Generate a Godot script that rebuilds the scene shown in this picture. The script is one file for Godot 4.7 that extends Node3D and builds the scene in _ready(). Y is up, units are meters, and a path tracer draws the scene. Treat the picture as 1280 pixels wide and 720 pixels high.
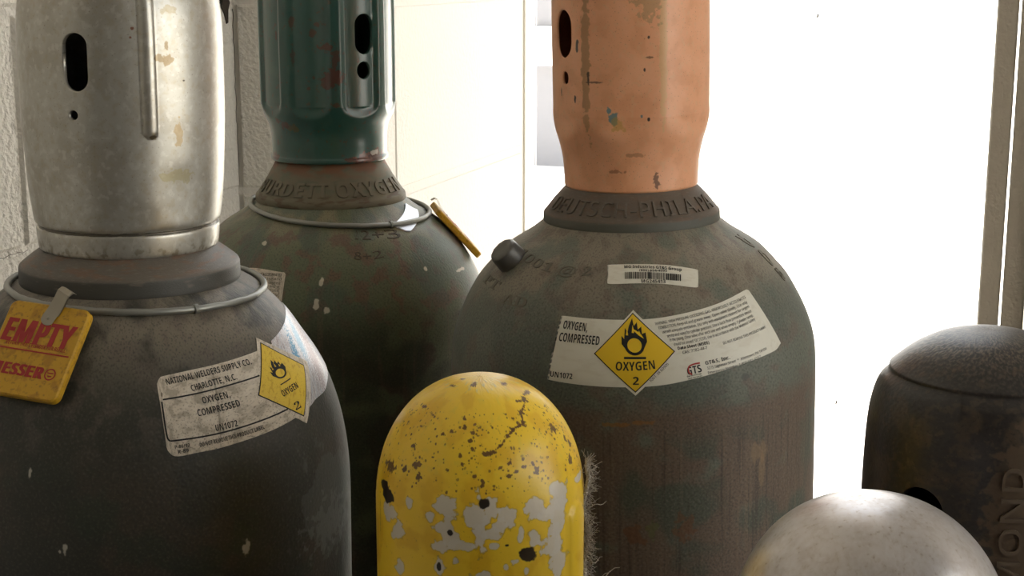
extends Node3D

# ---------------------------------------------------------------- surfaces of revolution
class Rev:
	var q := PackedVector2Array()      # (radius, height), from the top down
	var s := PackedFloat32Array()      # arc length
	var y0 := 0.0                      # height that h = 0 stands for
	var mods := []                     # raised ribs and sunk panels
	func _init(points: Array, base: float, smooth := true):
		y0 = base
		var n = points.size()
		for i in n - 1:
			var a: Vector2 = points[i]
			var b: Vector2 = points[i + 1]
			var a0: Vector2 = points[maxi(i - 1, 0)]
			var b1: Vector2 = points[mini(i + 2, n - 1)]
			if not smooth or a.distance_to(b) < 0.0012 or a.distance_to(b) > 0.3:
				q.append(a)
				continue
			if smooth and b.distance_to(b1) > 0.3:
				b1 = b + Vector2(0, b.y - a.y)
			if a0.distance_to(a) < 0.0012: a0 = a
			for k in 8:
				var t = k / 8.0
				q.append(0.5 * ((2 * a) + (b - a0) * t + (2 * a0 - 5 * a + 4 * b - b1) * t * t + (3 * a - a0 - 3 * b + b1) * t * t * t))
		q.append(points[n - 1])
		s.append(0.0)
		for i in range(1, q.size()):
			s.append(s[i - 1] + q[i].distance_to(q[i - 1]))
	func at(x: float) -> Vector2:
		if x <= 0.0:
			return q[0]
		var i = clampi(s.bsearch(x), 1, s.size() - 1)
		var d = s[i] - s[i - 1]
		return q[i - 1].lerp(q[i], clampf((x - s[i - 1]) / maxf(d, 1e-7), 0, 1))
	func s_of_h(h: float) -> float:
		for i in range(1, q.size()):
			if q[i].y <= h:
				return lerpf(s[i - 1], s[i], (q[i - 1].y - h) / maxf(q[i - 1].y - q[i].y, 1e-7))
		return s[s.size() - 1]
	func swell(th: float, v: Vector2) -> float:
		var out := 0.0
		for m in mods:
			if m.kind == "rib":
				var dx: float = wrapf(th - m.th, -PI, PI) * v.x
				var dy: float = maxf(0.0, maxf(m.lo - v.y, v.y - m.hi))
				var d: float = Vector2(dx, dy).length() / m.w
				if d < 1.0:
					out += m.d * sqrt(1.0 - d * d) * smoothstep(1.0, 0.8, d)
			elif m.kind == "panels":
				var a: float = fposmod((th - m.th) / TAU * m.n, 1.0)
				var u: float = absf(a - 0.5) * 2.0
				var low: float = m.lo + 0.010 * u * u
				out -= m.d * (1.0 - smoothstep(m.e0, m.e1, u)) * smoothstep(low, low + m.soft, v.y) * smoothstep(m.hi, m.hi - 0.02, v.y)
			elif m.kind == "facets":
				var half: float = PI / m.n
				var a: float = fposmod(th - m.th, 2.0 * half) - half
				var rr: float = cos(half) / cos(a)
				rr = -log(exp(-rr * 60.0) + exp(-0.972 * 60.0)) / 60.0
				var low: float = m.lo + 0.008 * (a / half) * (a / half)
				out -= v.x * m.k * (1.0 - rr) * smoothstep(low, low + m.soft, v.y) * smoothstep(m.hi, m.hi - 0.02, v.y)
			elif m.kind == "dent":
				var d: float = Vector2(wrapf(th - m.th, -PI, PI) * v.x, v.y - m.h).length() / m.w
				if d < 1.0:
					out -= m.d * (1.0 - d * d) * (1.0 - d * d)
		return out
	func p(th: float, x: float, off := 0.0) -> Vector3:
		var v := at(x)
		var r := v.x
		if mods.size():
			r += swell(th, v)
		var o := Vector3(r * sin(th), y0 + v.y, r * cos(th))
		if off != 0.0:
			var t := (at(x + 0.0015) - at(x - 0.0015)).normalized()
			o += off * Vector3(-t.y * sin(th), t.x, -t.y * cos(th))
		return o
	func n(th: float, x: float) -> Vector3:
		var a := p(th + 0.006, x) - p(th - 0.006, x)
		var b := p(th, x + 0.0005) - p(th, x - 0.0005)
		var c := b.cross(a)
		return c.normalized() if c.length_squared() > 1e-16 else Vector3.UP

# ---------------------------------------------------------------- building helpers
var taken := {}
var noises := {}
var fonts := []
var capsize := []
var ink: StandardMaterial3D
var M := {}

func numbered(called: String) -> String:
	var k: int = taken.get(called, 0)
	taken[called] = k + 1
	return called if k == 0 else "%s_%03d" % [called, k]

func thing(called: String, label: String, category: String, where := Transform3D(), group := "", kind := "") -> Node3D:
	var o := Node3D.new()
	o.name = numbered(called)
	o.transform = where
	add_child(o, true)
	tag(o, label, category, group, kind)
	return o

func tag(o: Node, label: String, category := "", group := "", kind := "") -> void:
	if label: o.set_meta("label", label)
	if category: o.set_meta("category", category)
	if group: o.set_meta("group", group)
	if kind: o.set_meta("kind", kind)

func put(called: String, mesh: Mesh, mat: Material, parent: Node, where := Transform3D()) -> MeshInstance3D:
	var o := MeshInstance3D.new()
	o.name = called if parent != self else numbered(called)
	o.mesh = mesh
	o.material_override = mat
	o.transform = where
	parent.add_child(o, true)
	return o

func arrays(v: PackedVector3Array, n: PackedVector3Array, uv: PackedVector2Array, idx: PackedInt32Array) -> ArrayMesh:
	var a := []
	a.resize(Mesh.ARRAY_MAX)
	a[Mesh.ARRAY_VERTEX] = v
	if n.size(): a[Mesh.ARRAY_NORMAL] = n
	if uv.size(): a[Mesh.ARRAY_TEX_UV] = uv
	a[Mesh.ARRAY_INDEX] = idx
	var m := ArrayMesh.new()
	m.add_surface_from_arrays(Mesh.PRIMITIVE_TRIANGLES, a)
	return m

# a turned shape, with real openings: holes = [theta, height, half width, half height]
func lathe(r: Rev, seg: int, vlen: float, step := 0.004, holes := [], wall := 0.003) -> ArrayMesh:
	var xs := PackedFloat32Array()
	for i in r.s.size():
		if i > 0:
			var k = ceili((r.s[i] - r.s[i - 1]) / step)
			if r.s[i] - r.s[i - 1] > 0.3: k = 1
			for j in range(1, k):
				xs.append(lerpf(r.s[i - 1], r.s[i], float(j) / k))
		if xs.size() == 0 or r.s[i] - xs[xs.size() - 1] > 1e-6:
			xs.append(r.s[i])
	var v := PackedVector3Array()
	var n := PackedVector3Array()
	var uv := PackedVector2Array()
	var idx := PackedInt32Array()
	for j in xs.size():
		for i in seg + 1:
			var th := -PI + TAU * i / seg
			v.append(r.p(th, xs[j]))
			n.append(r.n(th, xs[j]))
			uv.append(Vector2(float(i) / seg, xs[j] / vlen))
	var boxes := []
	for h in holes:
		var rad := r.at(r.s_of_h(h[1])).x
		var i0 := floori((h[0] - h[2] / rad + PI) / TAU * seg) - 1
		var i1 := ceili((h[0] + h[2] / rad + PI) / TAU * seg) + 1
		var s0 := r.s_of_h(h[1] + h[3])
		var s1 := r.s_of_h(h[1] - h[3])
		var j0 := maxi(0, xs.bsearch(s0) - 2)
		var j1 := xs.bsearch(s1) + 1
		boxes.append([i0, i1, j0, j1])
		var ring := []
		for i in range(i0, i1): ring.append([i, j0])
		for j in range(j0, j1): ring.append([i1, j])
		for i in range(i1, i0, -1): ring.append([i, j1])
		for j in range(j1, j0, -1): ring.append([i0, j])
		var c := Vector2(h[0] * rad, (s0 + s1) / 2)
		var base := v.size()
		for e in ring:
			var th: float = -PI + TAU * e[0] / seg
			var g := Vector2(th * rad, xs[e[1]])
			var d := (g - c).normalized()
			# stadium outline
			var w: float = h[2]
			var l: float = maxf(0.0, h[3] - h[2])
			var t := w
			for it in 24:
				var z := d * t
				var f := Vector2(z.x, maxf(0.0, absf(z.y) - l)).length() - w
				t -= f * 0.7
			var hp := c + d * t
			for lay in 5:
				var m := g
				var off := 0.0
				if lay == 1: m = hp + d * 0.0006
				elif lay == 2:
					m = hp
					off = -0.0005
				elif lay == 3:
					m = hp
					off = -wall
				elif lay == 4:
					m = hp + d * 0.002
					off = -wall
				v.append(r.p(m.x / rad, m.y, off))
				var nn := r.n(m.x / rad, m.y)
				var inward := Vector3(-d.x * cos(m.x / rad), d.y, d.x * sin(m.x / rad))
				n.append(nn if lay < 2 else ((nn + inward).normalized() if lay == 2 else inward))
				uv.append(Vector2((m.x / rad + PI) / TAU, m.y / vlen))
		var cnt := ring.size()
		for k in cnt:
			var k2 := (k + 1) % cnt
			for lay in 4:
				var a := base + k * 5 + lay
				var b := base + k2 * 5 + lay
				idx.append_array([a, b, b + 1, a, b + 1, a + 1])
	for j in xs.size() - 1:
		for i in seg:
			var skip := false
			for b in boxes:
				if i >= b[0] and i < b[1] and j >= b[2] and j < b[3]: skip = true
			if skip: continue
			var a := j * (seg + 1) + i
			idx.append_array([a, a + 1, a + seg + 2, a, a + seg + 2, a + seg + 1])
	return arrays(v, n, uv, idx)

func spline(pts: Array, t: float) -> Vector2:      # a smooth curve through two or more points, t from 0 to 1
	var k := pts.size()
	if k == 2: return (pts[0] as Vector2).lerp(pts[1], t)
	if k == 3:
		var a: Vector2 = pts[0]
		var b: Vector2 = pts[1]
		var c: Vector2 = pts[2]
		return a * (1 - t) * (1 - 2 * t) + b * 4 * t * (1 - t) + c * t * (2 * t - 1)
	var f := clampf(t, 0, 1) * (k - 1)
	var i := mini(int(f), k - 2)
	return (pts[i] as Vector2).cubic_interpolate(pts[i + 1], pts[maxi(i - 1, 0)], pts[mini(i + 2, k - 1)], f - i)

# a sheet stuck to a surface: columns of [top, bottom] in (theta, arc length)
func sheet(r: Rev, cols: Array, off := 0.00025, rows := 10, sub := 6) -> ArrayMesh:
	var v := PackedVector3Array()
	var n := PackedVector3Array()
	var uv := PackedVector2Array()
	var idx := PackedInt32Array()
	var tops := []
	var lows := []
	for c in cols:
		tops.append(c[0])
		lows.append(c[1])
	var nc := (cols.size() - 1) * sub
	var smooth := cols.size() != 3
	for i in nc + 1:
		var t := float(i) / nc
		var a := spline(tops, t)
		var b := spline(lows, t)
		for j in rows + 3:
			var u := clampf((j - 1.0) / rows, 0, 1)
			var g := a.lerp(b, u)
			var edge := j == 0 or j == rows + 2 or i == 0 or i == nc
			v.append(r.p(g.x, g.y, -0.0001 if j == 0 or j == rows + 2 else off))
			n.append(r.n(g.x, g.y))
			uv.append(Vector2(t, u))
	var w := rows + 3
	for i in nc:
		for j in w - 1:
			var a := i * w + j
			idx.append_array([a, a + w, a + w + 1, a, a + w + 1, a + 1])
	return arrays(v, n, uv, idx)

# a four-cornered patch, corners clockwise from the top
func patch(r: Rev, c: Array, off: float, k := 10, grow := 0.0) -> ArrayMesh:
	var mid: Vector2 = (c[0] + c[1] + c[2] + c[3]) / 4.0
	var z := []
	for e in c: z.append(mid + (e - mid) * (1.0 + grow))
	return sheet(r, [[z[0], z[3]], [z[0].lerp(z[1], 0.25), z[3].lerp(z[2], 0.25)], [z[0].lerp(z[1], 0.5), z[3].lerp(z[2], 0.5)], [z[0].lerp(z[1], 0.75), z[3].lerp(z[2], 0.75)], [z[1], z[2]]], off, k, 4)

func ribbon(st: SurfaceTool, r: Rev, pts: Array, width: float, off: float, k := 40) -> void:
	for i in k:
		var e := []
		for t in [float(i) / k, float(i + 1) / k]:
			var g := spline(pts, t)
			var d := spline(pts, minf(1, t + 0.01)) - spline(pts, maxf(0, t - 0.01))
			var rad := r.at(g.y).x
			var nn := Vector2(d.y, -d.x * rad).normalized() * width / 2
			e.append(r.p(g.x + nn.x / rad, g.y + nn.y, off))
			e.append(r.p(g.x - nn.x / rad, g.y - nn.y, off))
		tri(st, e[0], e[2], e[3])
		tri(st, e[0], e[3], e[1])

func tri(st: SurfaceTool, a: Vector3, b: Vector3, c: Vector3) -> void:
	st.add_vertex(a)
	st.add_vertex(b)
	st.add_vertex(c)

func begin() -> SurfaceTool:
	var st := SurfaceTool.new()
	st.begin(Mesh.PRIMITIVE_TRIANGLES)
	st.set_smooth_group(-1)
	return st

func done(st: SurfaceTool) -> ArrayMesh:
	st.generate_normals()
	return st.commit()

# flat outline in a frame on the surface: x along e1, y along e2, both in (theta, arc length)
func outline(st: SurfaceTool, r: Rev, poly: PackedVector2Array, o: Vector2, e1: Vector2, e2: Vector2, off: float) -> void:
	var ids := Geometry2D.triangulate_polygon(poly)
	for k in range(0, ids.size(), 3):
		var a := []
		for m in 3:
			var g := o + e1 * poly[ids[k + m]].x + e2 * poly[ids[k + m]].y
			a.append(r.p(g.x, g.y, off))
		var up: Vector3 = (a[1] - a[0]).cross(a[2] - a[0])
		var out := Vector3(a[0].x, 0.002, a[0].z)
		if up.dot(out) > 0: tri(st, a[0], a[2], a[1])
		else: tri(st, a[0], a[1], a[2])

func letters(text: String, font: int, depth: float) -> Array:
	var tm := TextMesh.new()
	tm.font = fonts[font]
	tm.font_size = 48
	tm.pixel_size = 0.01
	tm.depth = depth
	tm.curve_step = 3.0
	tm.horizontal_alignment = HORIZONTAL_ALIGNMENT_LEFT
	tm.vertical_alignment = VERTICAL_ALIGNMENT_BOTTOM
	tm.text = text
	var out := []
	for k in tm.get_surface_count():
		out.append(tm.surface_get_arrays(k))
	return out

func start_fonts() -> void:
	for f in [["Droid Sans", 400], ["Droid Sans", 700], ["Droid Sans Mono", 400], ["Droid Serif", 700]]:
		var s := SystemFont.new()
		s.font_names = PackedStringArray([f[0]])
		s.font_weight = f[1]
		fonts.append(s)
		var lo := 1e9
		var hi := -1e9
		for a in letters("H", fonts.size() - 1, 0.0):
			for v in a[Mesh.ARRAY_VERTEX]:
				lo = minf(lo, v.y)
				hi = maxf(hi, v.y)
		capsize.append([lo, hi - lo])

# lettering bent round a surface: cap height in metres, fitted along a baseline in (theta, arc length)
func write_on(st: SurfaceTool, r: Rev, line: Array, off: float, depth := 0.0) -> void:
	var font: int = line[1]
	var base: Array = line[3]
	var k: float = line[2] / capsize[font][1]
	var parts := letters(line[0], font, depth / k)
	var x0 := 1e9
	var x1 := -1e9
	for a in parts:
		for v in a[Mesh.ARRAY_VERTEX]:
			x0 = minf(x0, v.x)
			x1 = maxf(x1, v.x)
	for a in parts:
		var src: PackedVector3Array = a[Mesh.ARRAY_VERTEX]
		var ids: PackedInt32Array = a[Mesh.ARRAY_INDEX] if a[Mesh.ARRAY_INDEX] != null else PackedInt32Array(range(src.size()))
		var dst := PackedVector3Array()
		for v in src:
			var t := (v.x - x0) / (x1 - x0)
			var g := spline(base, t)
			var d := spline(base, t + 0.02) - spline(base, t - 0.02)
			var rad := r.at(g.y).x
			var up: Vector2 = Vector2(d.y, -d.x * rad).normalized() * (v.y - capsize[font][0]) * k
			dst.append(r.p(g.x + up.x / rad, g.y + up.y, off + v.z * k))
		for e in range(0, ids.size(), 3):
			tri(st, dst[ids[e]], dst[ids[e + 1]], dst[ids[e + 2]])

func print_lines(called: String, r: Rev, lines: Array, off: float, mat: Material, parent: Node, depth := 0.0) -> MeshInstance3D:
	var st := begin()
	for l in lines: write_on(st, r, l, off, depth)
	return put(called, done(st), mat, parent)

func flat_text(text: String, font: int, cap: float, width: float, mat: Material, parent: Node, where: Transform3D, slant := 0.0, heavy := 0.0) -> void:
	var st := begin()
	var k: float = cap / capsize[font][1]
	var parts := letters(text, font, 0.0)
	var x0 := 1e9
	var x1 := -1e9
	for a in parts:
		for v in a[Mesh.ARRAY_VERTEX]:
			x0 = minf(x0, v.x)
			x1 = maxf(x1, v.x)
	for a in parts:
		var src: PackedVector3Array = a[Mesh.ARRAY_VERTEX]
		for i in (a[Mesh.ARRAY_INDEX] if a[Mesh.ARRAY_INDEX] != null else range(src.size())):
			var y: float = (src[i].y - capsize[font][0]) * k
			st.add_vertex(Vector3(((src[i].x - x0) / (x1 - x0) - 0.5) * width + y * slant, y, 0))
		if heavy > 0.0:
			for q in [Vector3(heavy, 0, 0.00002), Vector3(-heavy, 0, 0.00004)]:
				for i in (a[Mesh.ARRAY_INDEX] if a[Mesh.ARRAY_INDEX] != null else range(src.size())):
					var y: float = (src[i].y - capsize[font][0]) * k
					st.add_vertex(Vector3(((src[i].x - x0) / (x1 - x0) - 0.5) * width + y * slant, y, 0) + q)
	put("lettering", done(st), mat, parent, where)

func tube(st: SurfaceTool, pts: Array, rad: float, sides := 8, closed := false, taper := 1.0) -> void:
	var n := pts.size()
	var rings := []
	var prev := Vector3.ZERO
	for i in n:
		var a: Vector3 = pts[(i - 1 + n) % n] if closed or i > 0 else pts[i]
		var b: Vector3 = pts[(i + 1) % n] if closed or i < n - 1 else pts[i]
		var d := (b - a).normalized()
		var x := (prev - d * prev.dot(d)).normalized() if prev != Vector3.ZERO else d.cross(Vector3(0.31, 0.9, 0.2)).normalized()
		prev = x
		var y := d.cross(x)
		var ring := []
		var rr := rad * lerpf(1.0, taper, float(i) / maxi(n - 1, 1))
		for k in sides:
			ring.append(pts[i] + (x * cos(TAU * k / sides) + y * sin(TAU * k / sides)) * rr)
		rings.append(ring)
	st.set_smooth_group(0)
	for i in (n if closed else n - 1):
		var p: Array = rings[i]
		var q: Array = rings[(i + 1) % n]
		for k in sides:
			var l := (k + 1) % sides
			tri(st, p[k], q[k], q[l])
			tri(st, p[k], q[l], p[l])
	if not closed:
		for k in range(1, sides - 1):
			tri(st, rings[0][0], rings[0][k + 1], rings[0][k])
			tri(st, rings[n - 1][0], rings[n - 1][k], rings[n - 1][k + 1])
	st.set_smooth_group(-1)

# a flat board with rounded corners and a bevel: outline in x and y, thickness along z
func board(poly: PackedVector2Array, thick: float, bevel: float) -> ArrayMesh:
	var st := begin()
	var inner := PackedVector2Array()
	var n := poly.size()
	var turn := 1.0 if not Geometry2D.is_polygon_clockwise(poly) else -1.0
	for i in n:
		var d1 := (poly[i] - poly[(i + n - 1) % n]).normalized()
		var d2 := (poly[(i + 1) % n] - poly[i]).normalized()
		var n1 := Vector2(-d1.y, d1.x) * turn
		var n2 := Vector2(-d2.y, d2.x) * turn
		inner.append(poly[i] + (n1 + n2) / (1.0 + n1.dot(n2)) * bevel)
	var lev := [[inner, thick / 2], [poly, thick / 2 - bevel], [poly, bevel - thick / 2], [inner, -thick / 2]]
	var ccw := not Geometry2D.is_polygon_clockwise(poly)
	for l in 3:
		for i in n:
			var j := (i + 1) % n
			var a := Vector3(lev[l][0][i].x, lev[l][0][i].y, lev[l][1])
			var b := Vector3(lev[l][0][j].x, lev[l][0][j].y, lev[l][1])
			var c := Vector3(lev[l + 1][0][i].x, lev[l + 1][0][i].y, lev[l + 1][1])
			var d := Vector3(lev[l + 1][0][j].x, lev[l + 1][0][j].y, lev[l + 1][1])
			if ccw:
				tri(st, a, b, d)
				tri(st, a, d, c)
			else:
				tri(st, a, d, b)
				tri(st, a, c, d)
	var ids := Geometry2D.triangulate_polygon(inner)
	for k in range(0, ids.size(), 3):
		var t := [inner[ids[k]], inner[ids[k + 1]], inner[ids[k + 2]]]
		var cw: bool = (t[1] - t[0]).cross(t[2] - t[0]) < 0
		for side in 2:
			var z := thick / 2 if side == 0 else -thick / 2
			var f := [Vector3(t[0].x, t[0].y, z), Vector3(t[1].x, t[1].y, z), Vector3(t[2].x, t[2].y, z)]
			if cw == (side == 0): tri(st, f[0], f[1], f[2])
			else: tri(st, f[0], f[2], f[1])
	return done(st)

func rounded(w: float, h: float, r: float, k := 5) -> PackedVector2Array:
	var out := PackedVector2Array()
	for c in 4:
		var o: Vector2 = Vector2(w / 2 - r, h / 2 - r) * [Vector2(1, 1), Vector2(-1, 1), Vector2(-1, -1), Vector2(1, -1)][c]
		for i in k + 1:
			var a := PI / 2 * (c + float(i) / k)
			out.append(o + Vector2(cos(a), sin(a)) * r)
	return out

func box(size: Vector3, bevel := 0.0) -> Mesh:
	if bevel <= 0.0:
		var b := BoxMesh.new()
		b.size = size
		return b
	return board(PackedVector2Array([Vector2(size.x, size.y) / 2, Vector2(-size.x, size.y) / 2, Vector2(-size.x, -size.y) / 2, Vector2(size.x, -size.y) / 2]), size.z, bevel)

# ---------------------------------------------------------------- materials
func noise(w: int, h: int, freq: float, seed_: int, oct := 4, sx := 1.0, sy := 1.0, kind := 0) -> PackedByteArray:
	var key := "%d %d %f %d %d %f %f %d" % [w, h, freq, seed_, oct, sx, sy, kind]
	if not noises.has(key):
		var f := FastNoiseLite.new()
		f.noise_type = [FastNoiseLite.TYPE_SIMPLEX_SMOOTH, FastNoiseLite.TYPE_CELLULAR][kind]
		f.seed = seed_
		f.frequency = freq
		f.fractal_octaves = oct
		f.fractal_type = FastNoiseLite.FRACTAL_FBM if oct > 1 else FastNoiseLite.FRACTAL_NONE
		var im := f.get_image(maxi(4, int(w / sx)), maxi(4, int(h / sy)), false, false, true)
		im.convert(Image.FORMAT_L8)
		if sx != 1.0 or sy != 1.0: im.resize(w, h, Image.INTERPOLATE_BILINEAR)
		noises[key] = im.get_data()
	return noises[key]

# colour painted in layers: [noise, from, to, colour, strength, rows (top in, top full, low full, low out) or null]
func paint(w: int, h: int, base: Color, layers: Array, blobs := []) -> ImageTexture:
	var out := PackedByteArray()
	out.resize(w * h * 3)
	var L := []
	for l in layers:
		var lut := PackedFloat32Array()
		for i in 256: lut.append(smoothstep(l[1], l[2], i / 255.0) * l[4])
		var rows := PackedFloat32Array()
		for y in h:
			var v := float(y) / h
			rows.append(1.0 if l[5] == null else smoothstep(l[5][0], l[5][1], v) * (1.0 - smoothstep(l[5][2], l[5][3], v)))
		L.append([l[0], lut, rows, l[3]])
	var o := 0
	var i := 0
	var nl := L.size()
	var n_: Array = []
	var lut_: Array = []
	var row_: Array = []
	var col_: Array = []
	for l in L:
		n_.append(l[0])
		lut_.append(l[1])
		row_.append(l[2])
		col_.append(l[3])
	for y in h:
		var act := []
		for k in nl:
			if row_[k][y] > 0.004: act.append(k)
		for x in w:
			var r := base.r
			var g := base.g
			var b := base.b
			for k in act:
				var m: float = lut_[k][n_[k][i]] * row_[k][y]
				if m > 0.0:
					var c: Color = col_[k]
					r += (c.r - r) * m
					g += (c.g - g) * m
					b += (c.b - b) * m
			out[o] = int(r * 255.0)
			out[o + 1] = int(g * 255.0)
			out[o + 2] = int(b * 255.0)
			o += 3
			i += 1
	for q in blobs: splat(out, w, h, q)
	var im := Image.create_from_data(w, h, false, Image.FORMAT_RGB8, out)
	return ImageTexture.create_from_image(im)

# a mark with a ragged edge: [u, v, half width, half height, colour, strength, raggedness, noise]
func splat(out: PackedByteArray, w: int, h: int, q: Array) -> void:
	var k: float = q[6]
	var c: Color = q[4]
	var ext := 1.0 + k
	for y in range(maxi(0, int((q[1] - q[3] * ext) * h)), mini(h - 1, int((q[1] + q[3] * ext) * h) + 1)):
		for x in range(maxi(0, int((q[0] - q[2] * ext) * w)), mini(w - 1, int((q[0] + q[2] * ext) * w) + 1)):
			var dx: float = ((x + 0.5) / w - q[0]) / q[2]
			var dy: float = ((y + 0.5) / h - q[1]) / q[3]
			var d: float = sqrt(dx * dx + dy * dy) + (q[7][y * w + x] / 255.0 - 0.5) * 2.0 * k
			var m: float = (1.0 - smoothstep(0.85, 1.05, d)) * q[5]
			if m > 0.0:
				var o := (y * w + x) * 3
				out[o] = int(lerpf(out[o], c.r * 255, m))
				out[o + 1] = int(lerpf(out[o + 1], c.g * 255, m))
				out[o + 2] = int(lerpf(out[o + 2], c.b * 255, m))

func C(r: int, g: int, b: int) -> Color:
	return Color8(r, g, b)

func mat(col: Color, rough: float, metal := 0.0, tex: Texture2D = null) -> StandardMaterial3D:
	var m := StandardMaterial3D.new()
	m.albedo_color = col
	m.roughness = rough
	m.metallic = metal
	if tex: m.albedo_texture = tex
	return m

func rough_skin(m: StandardMaterial3D, tex: Texture2D, relief_cm: float, scale: float) -> StandardMaterial3D:
	# relief on its own: triplanar, so only for materials without a laid texture
	m.uv1_triplanar = true
	m.uv1_scale = Vector3.ONE * scale
	m.heightmap_enabled = true
	m.heightmap_scale = relief_cm
	m.heightmap_texture = tex
	return m

func relief(m: StandardMaterial3D, tex: Texture2D, cm: float) -> StandardMaterial3D:
	m.heightmap_enabled = true
	m.heightmap_scale = cm
	m.heightmap_texture = tex
	return m

func grey(w: int, h: int, bytes: PackedByteArray) -> ImageTexture:
	return ImageTexture.create_from_image(Image.create_from_data(w, h, false, Image.FORMAT_L8, bytes))

# ---------------------------------------------------------------- measured places (theta, arc length) on the cylinders
const LABEL_A := [[Vector2(-0.481, 0.0661), Vector2(-0.505, 0.1039)], [Vector2(-0.473, 0.0653), Vector2(-0.497, 0.1048)], [Vector2(-0.303, 0.0658), Vector2(-0.313, 0.1060)], [Vector2(-0.134, 0.0660), Vector2(-0.116, 0.1063)], [Vector2(0.051, 0.0654), Vector2(0.073, 0.1054)], [Vector2(0.236, 0.0630), Vector2(0.267, 0.1022)], [Vector2(0.440, 0.0595), Vector2(0.485, 0.0984)], [Vector2(0.679, 0.0540), Vector2(0.700, 0.0952)], [Vector2(0.722, 0.0542), Vector2(0.770, 0.0940)], [Vector2(0.728, 0.0566), Vector2(0.821, 0.0911)]]
const DIAMOND_A_OUT := [Vector2(-0.068, 0.0598), Vector2(0.165, 0.0860), Vector2(-0.060, 0.1113), Vector2(-0.292, 0.0870)]
const DIAMOND_A := [Vector2(-0.071, 0.0616), Vector2(0.147, 0.0858), Vector2(-0.060, 0.1095), Vector2(-0.273, 0.0869)]
const TEXT_A := [
	["OXYGEN,", 1, 0.00515, [Vector2(-0.464, 0.0732), Vector2(-0.391, 0.0736), Vector2(-0.321, 0.0741)]],
	["COMPRESSED", 1, 0.00532, [Vector2(-0.475, 0.0810), Vector2(-0.362, 0.0813), Vector2(-0.249, 0.0818)]],
	["UN1072", 1, 0.00327, [Vector2(-0.499, 0.1026), Vector2(-0.436, 0.1028), Vector2(-0.378, 0.1029)]],
	["WARNING: HIGH PRESSURE OXIDIZING GAS. VIGOROUSLY ACCELERATES", 0, 0.00176, [Vector2(0.053, 0.0696), Vector2(0.322, 0.0653), Vector2(0.670, 0.0589)]],
	["COMBUSTION. Keep oil and grease away. Open valve slowly. Use only", 0, 0.00173, [Vector2(0.070, 0.0721), Vector2(0.331, 0.0682), Vector2(0.666, 0.0621)]],
	["use with adequate ventilation. Use only with equipment cleaned for oxygen", 0, 0.00174, [Vector2(0.089, 0.0748), Vector2(0.343, 0.0710), Vector2(0.667, 0.0650)]],
	["service and rated for cylinder pressure. Use a back flow prevention device", 0, 0.00175, [Vector2(0.113, 0.0773), Vector2(0.358, 0.0738), Vector2(0.670, 0.0680)]],
	["in the piping. Close valve after each use and when empty. Cylinder temp.", 0, 0.00173, [Vector2(0.125, 0.0798), Vector2(0.366, 0.0765), Vector2(0.673, 0.0709)]],
	["should not exceed 52C (125F). Use in accordance with the Material Safety", 0, 0.00174, [Vector2(0.144, 0.0826), Vector2(0.379, 0.0793), Vector2(0.677, 0.0735)]],
	["Data Sheet (MSDS)", 1, 0.00181, [Vector2(0.163, 0.0851), Vector2(0.340, 0.0831)]],
	["CAS: 7782-44-7", 0, 0.00172, [Vector2(0.187, 0.0877), Vector2(0.324, 0.0860)]],
	["DO NOT REMOVE THIS PRODUCT LABEL", 0, 0.00163, [Vector2(0.421, 0.0845), Vector2(0.572, 0.0823), Vector2(0.736, 0.0796)]],
	["GT&S, Inc.", 1, 0.00216, [Vector2(0.301, 0.0953), Vector2(0.445, 0.0936)]],
	["5275 Tilghman Street  *  Allentown, Pa 18104", 0, 0.00158, [Vector2(0.309, 0.0981), Vector2(0.489, 0.0958), Vector2(0.696, 0.0924)]],
	["Emergency Number 1-800-681-4357", 0, 0.00160, [Vector2(0.311, 0.1009), Vector2(0.469, 0.0991), Vector2(0.642, 0.0963)]],
	["GTS", 1, 0.00449, [Vector2(0.201, 0.1001), Vector2(0.239, 0.0998), Vector2(0.280, 0.0990)]],
	["Gas Technology", 1, 0.00073, [Vector2(0.198, 0.1015), Vector2(0.275, 0.1004)]],
	["and Services", 1, 0.00079, [Vector2(0.204, 0.1029), Vector2(0.278, 0.1017)]],
	["1001  IR 60906", 0, 0.00170, [Vector2(0.016, 0.1035), Vector2(0.110, 0.0934)]],
]
const DIAMOND_TEXT_A := [
	["OXYGEN", 1, 0.00519, [Vector2(-0.159, 0.0964), Vector2(-0.059, 0.0965), Vector2(0.040, 0.0956)]],
	["2", 1, 0.00472, [Vector2(-0.073, 0.1048), Vector2(-0.043, 0.1048)]],
]
const BAR_A := [Vector2(-0.117, 0.0884), Vector2(-0.005, 0.0885), Vector2(-0.005, 0.0898), Vector2(-0.117, 0.0897)]
const FLAME_A := [Vector2(-0.063, 0.0816), Vector2(-0.011, 0.0817), Vector2(-0.065, 0.0756)]  # centre, right, top of the ring
const ARC_A := [Vector2(0.236, 0.0974), Vector2(0.289, 0.0965), Vector2(0.231, 0.0938)]
const BARCODE_A := [[Vector2(-0.249, 0.0295), Vector2(-0.232, 0.0409)], [Vector2(-0.239, 0.0280), Vector2(-0.219, 0.0423)], [Vector2(-0.021, 0.0274), Vector2(-0.028, 0.0417)], [Vector2(0.190, 0.0291), Vector2(0.157, 0.0430)], [Vector2(0.391, 0.0341), Vector2(0.341, 0.0467)], [Vector2(0.404, 0.0359), Vector2(0.364, 0.0456)]]
const BARS_A := [Vector2(-0.124, 0.0338), Vector2(0.073, 0.0344), Vector2(0.271, 0.0372), Vector2(0.257, 0.0418), Vector2(0.067, 0.0393), Vector2(-0.122, 0.0389)]
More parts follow.
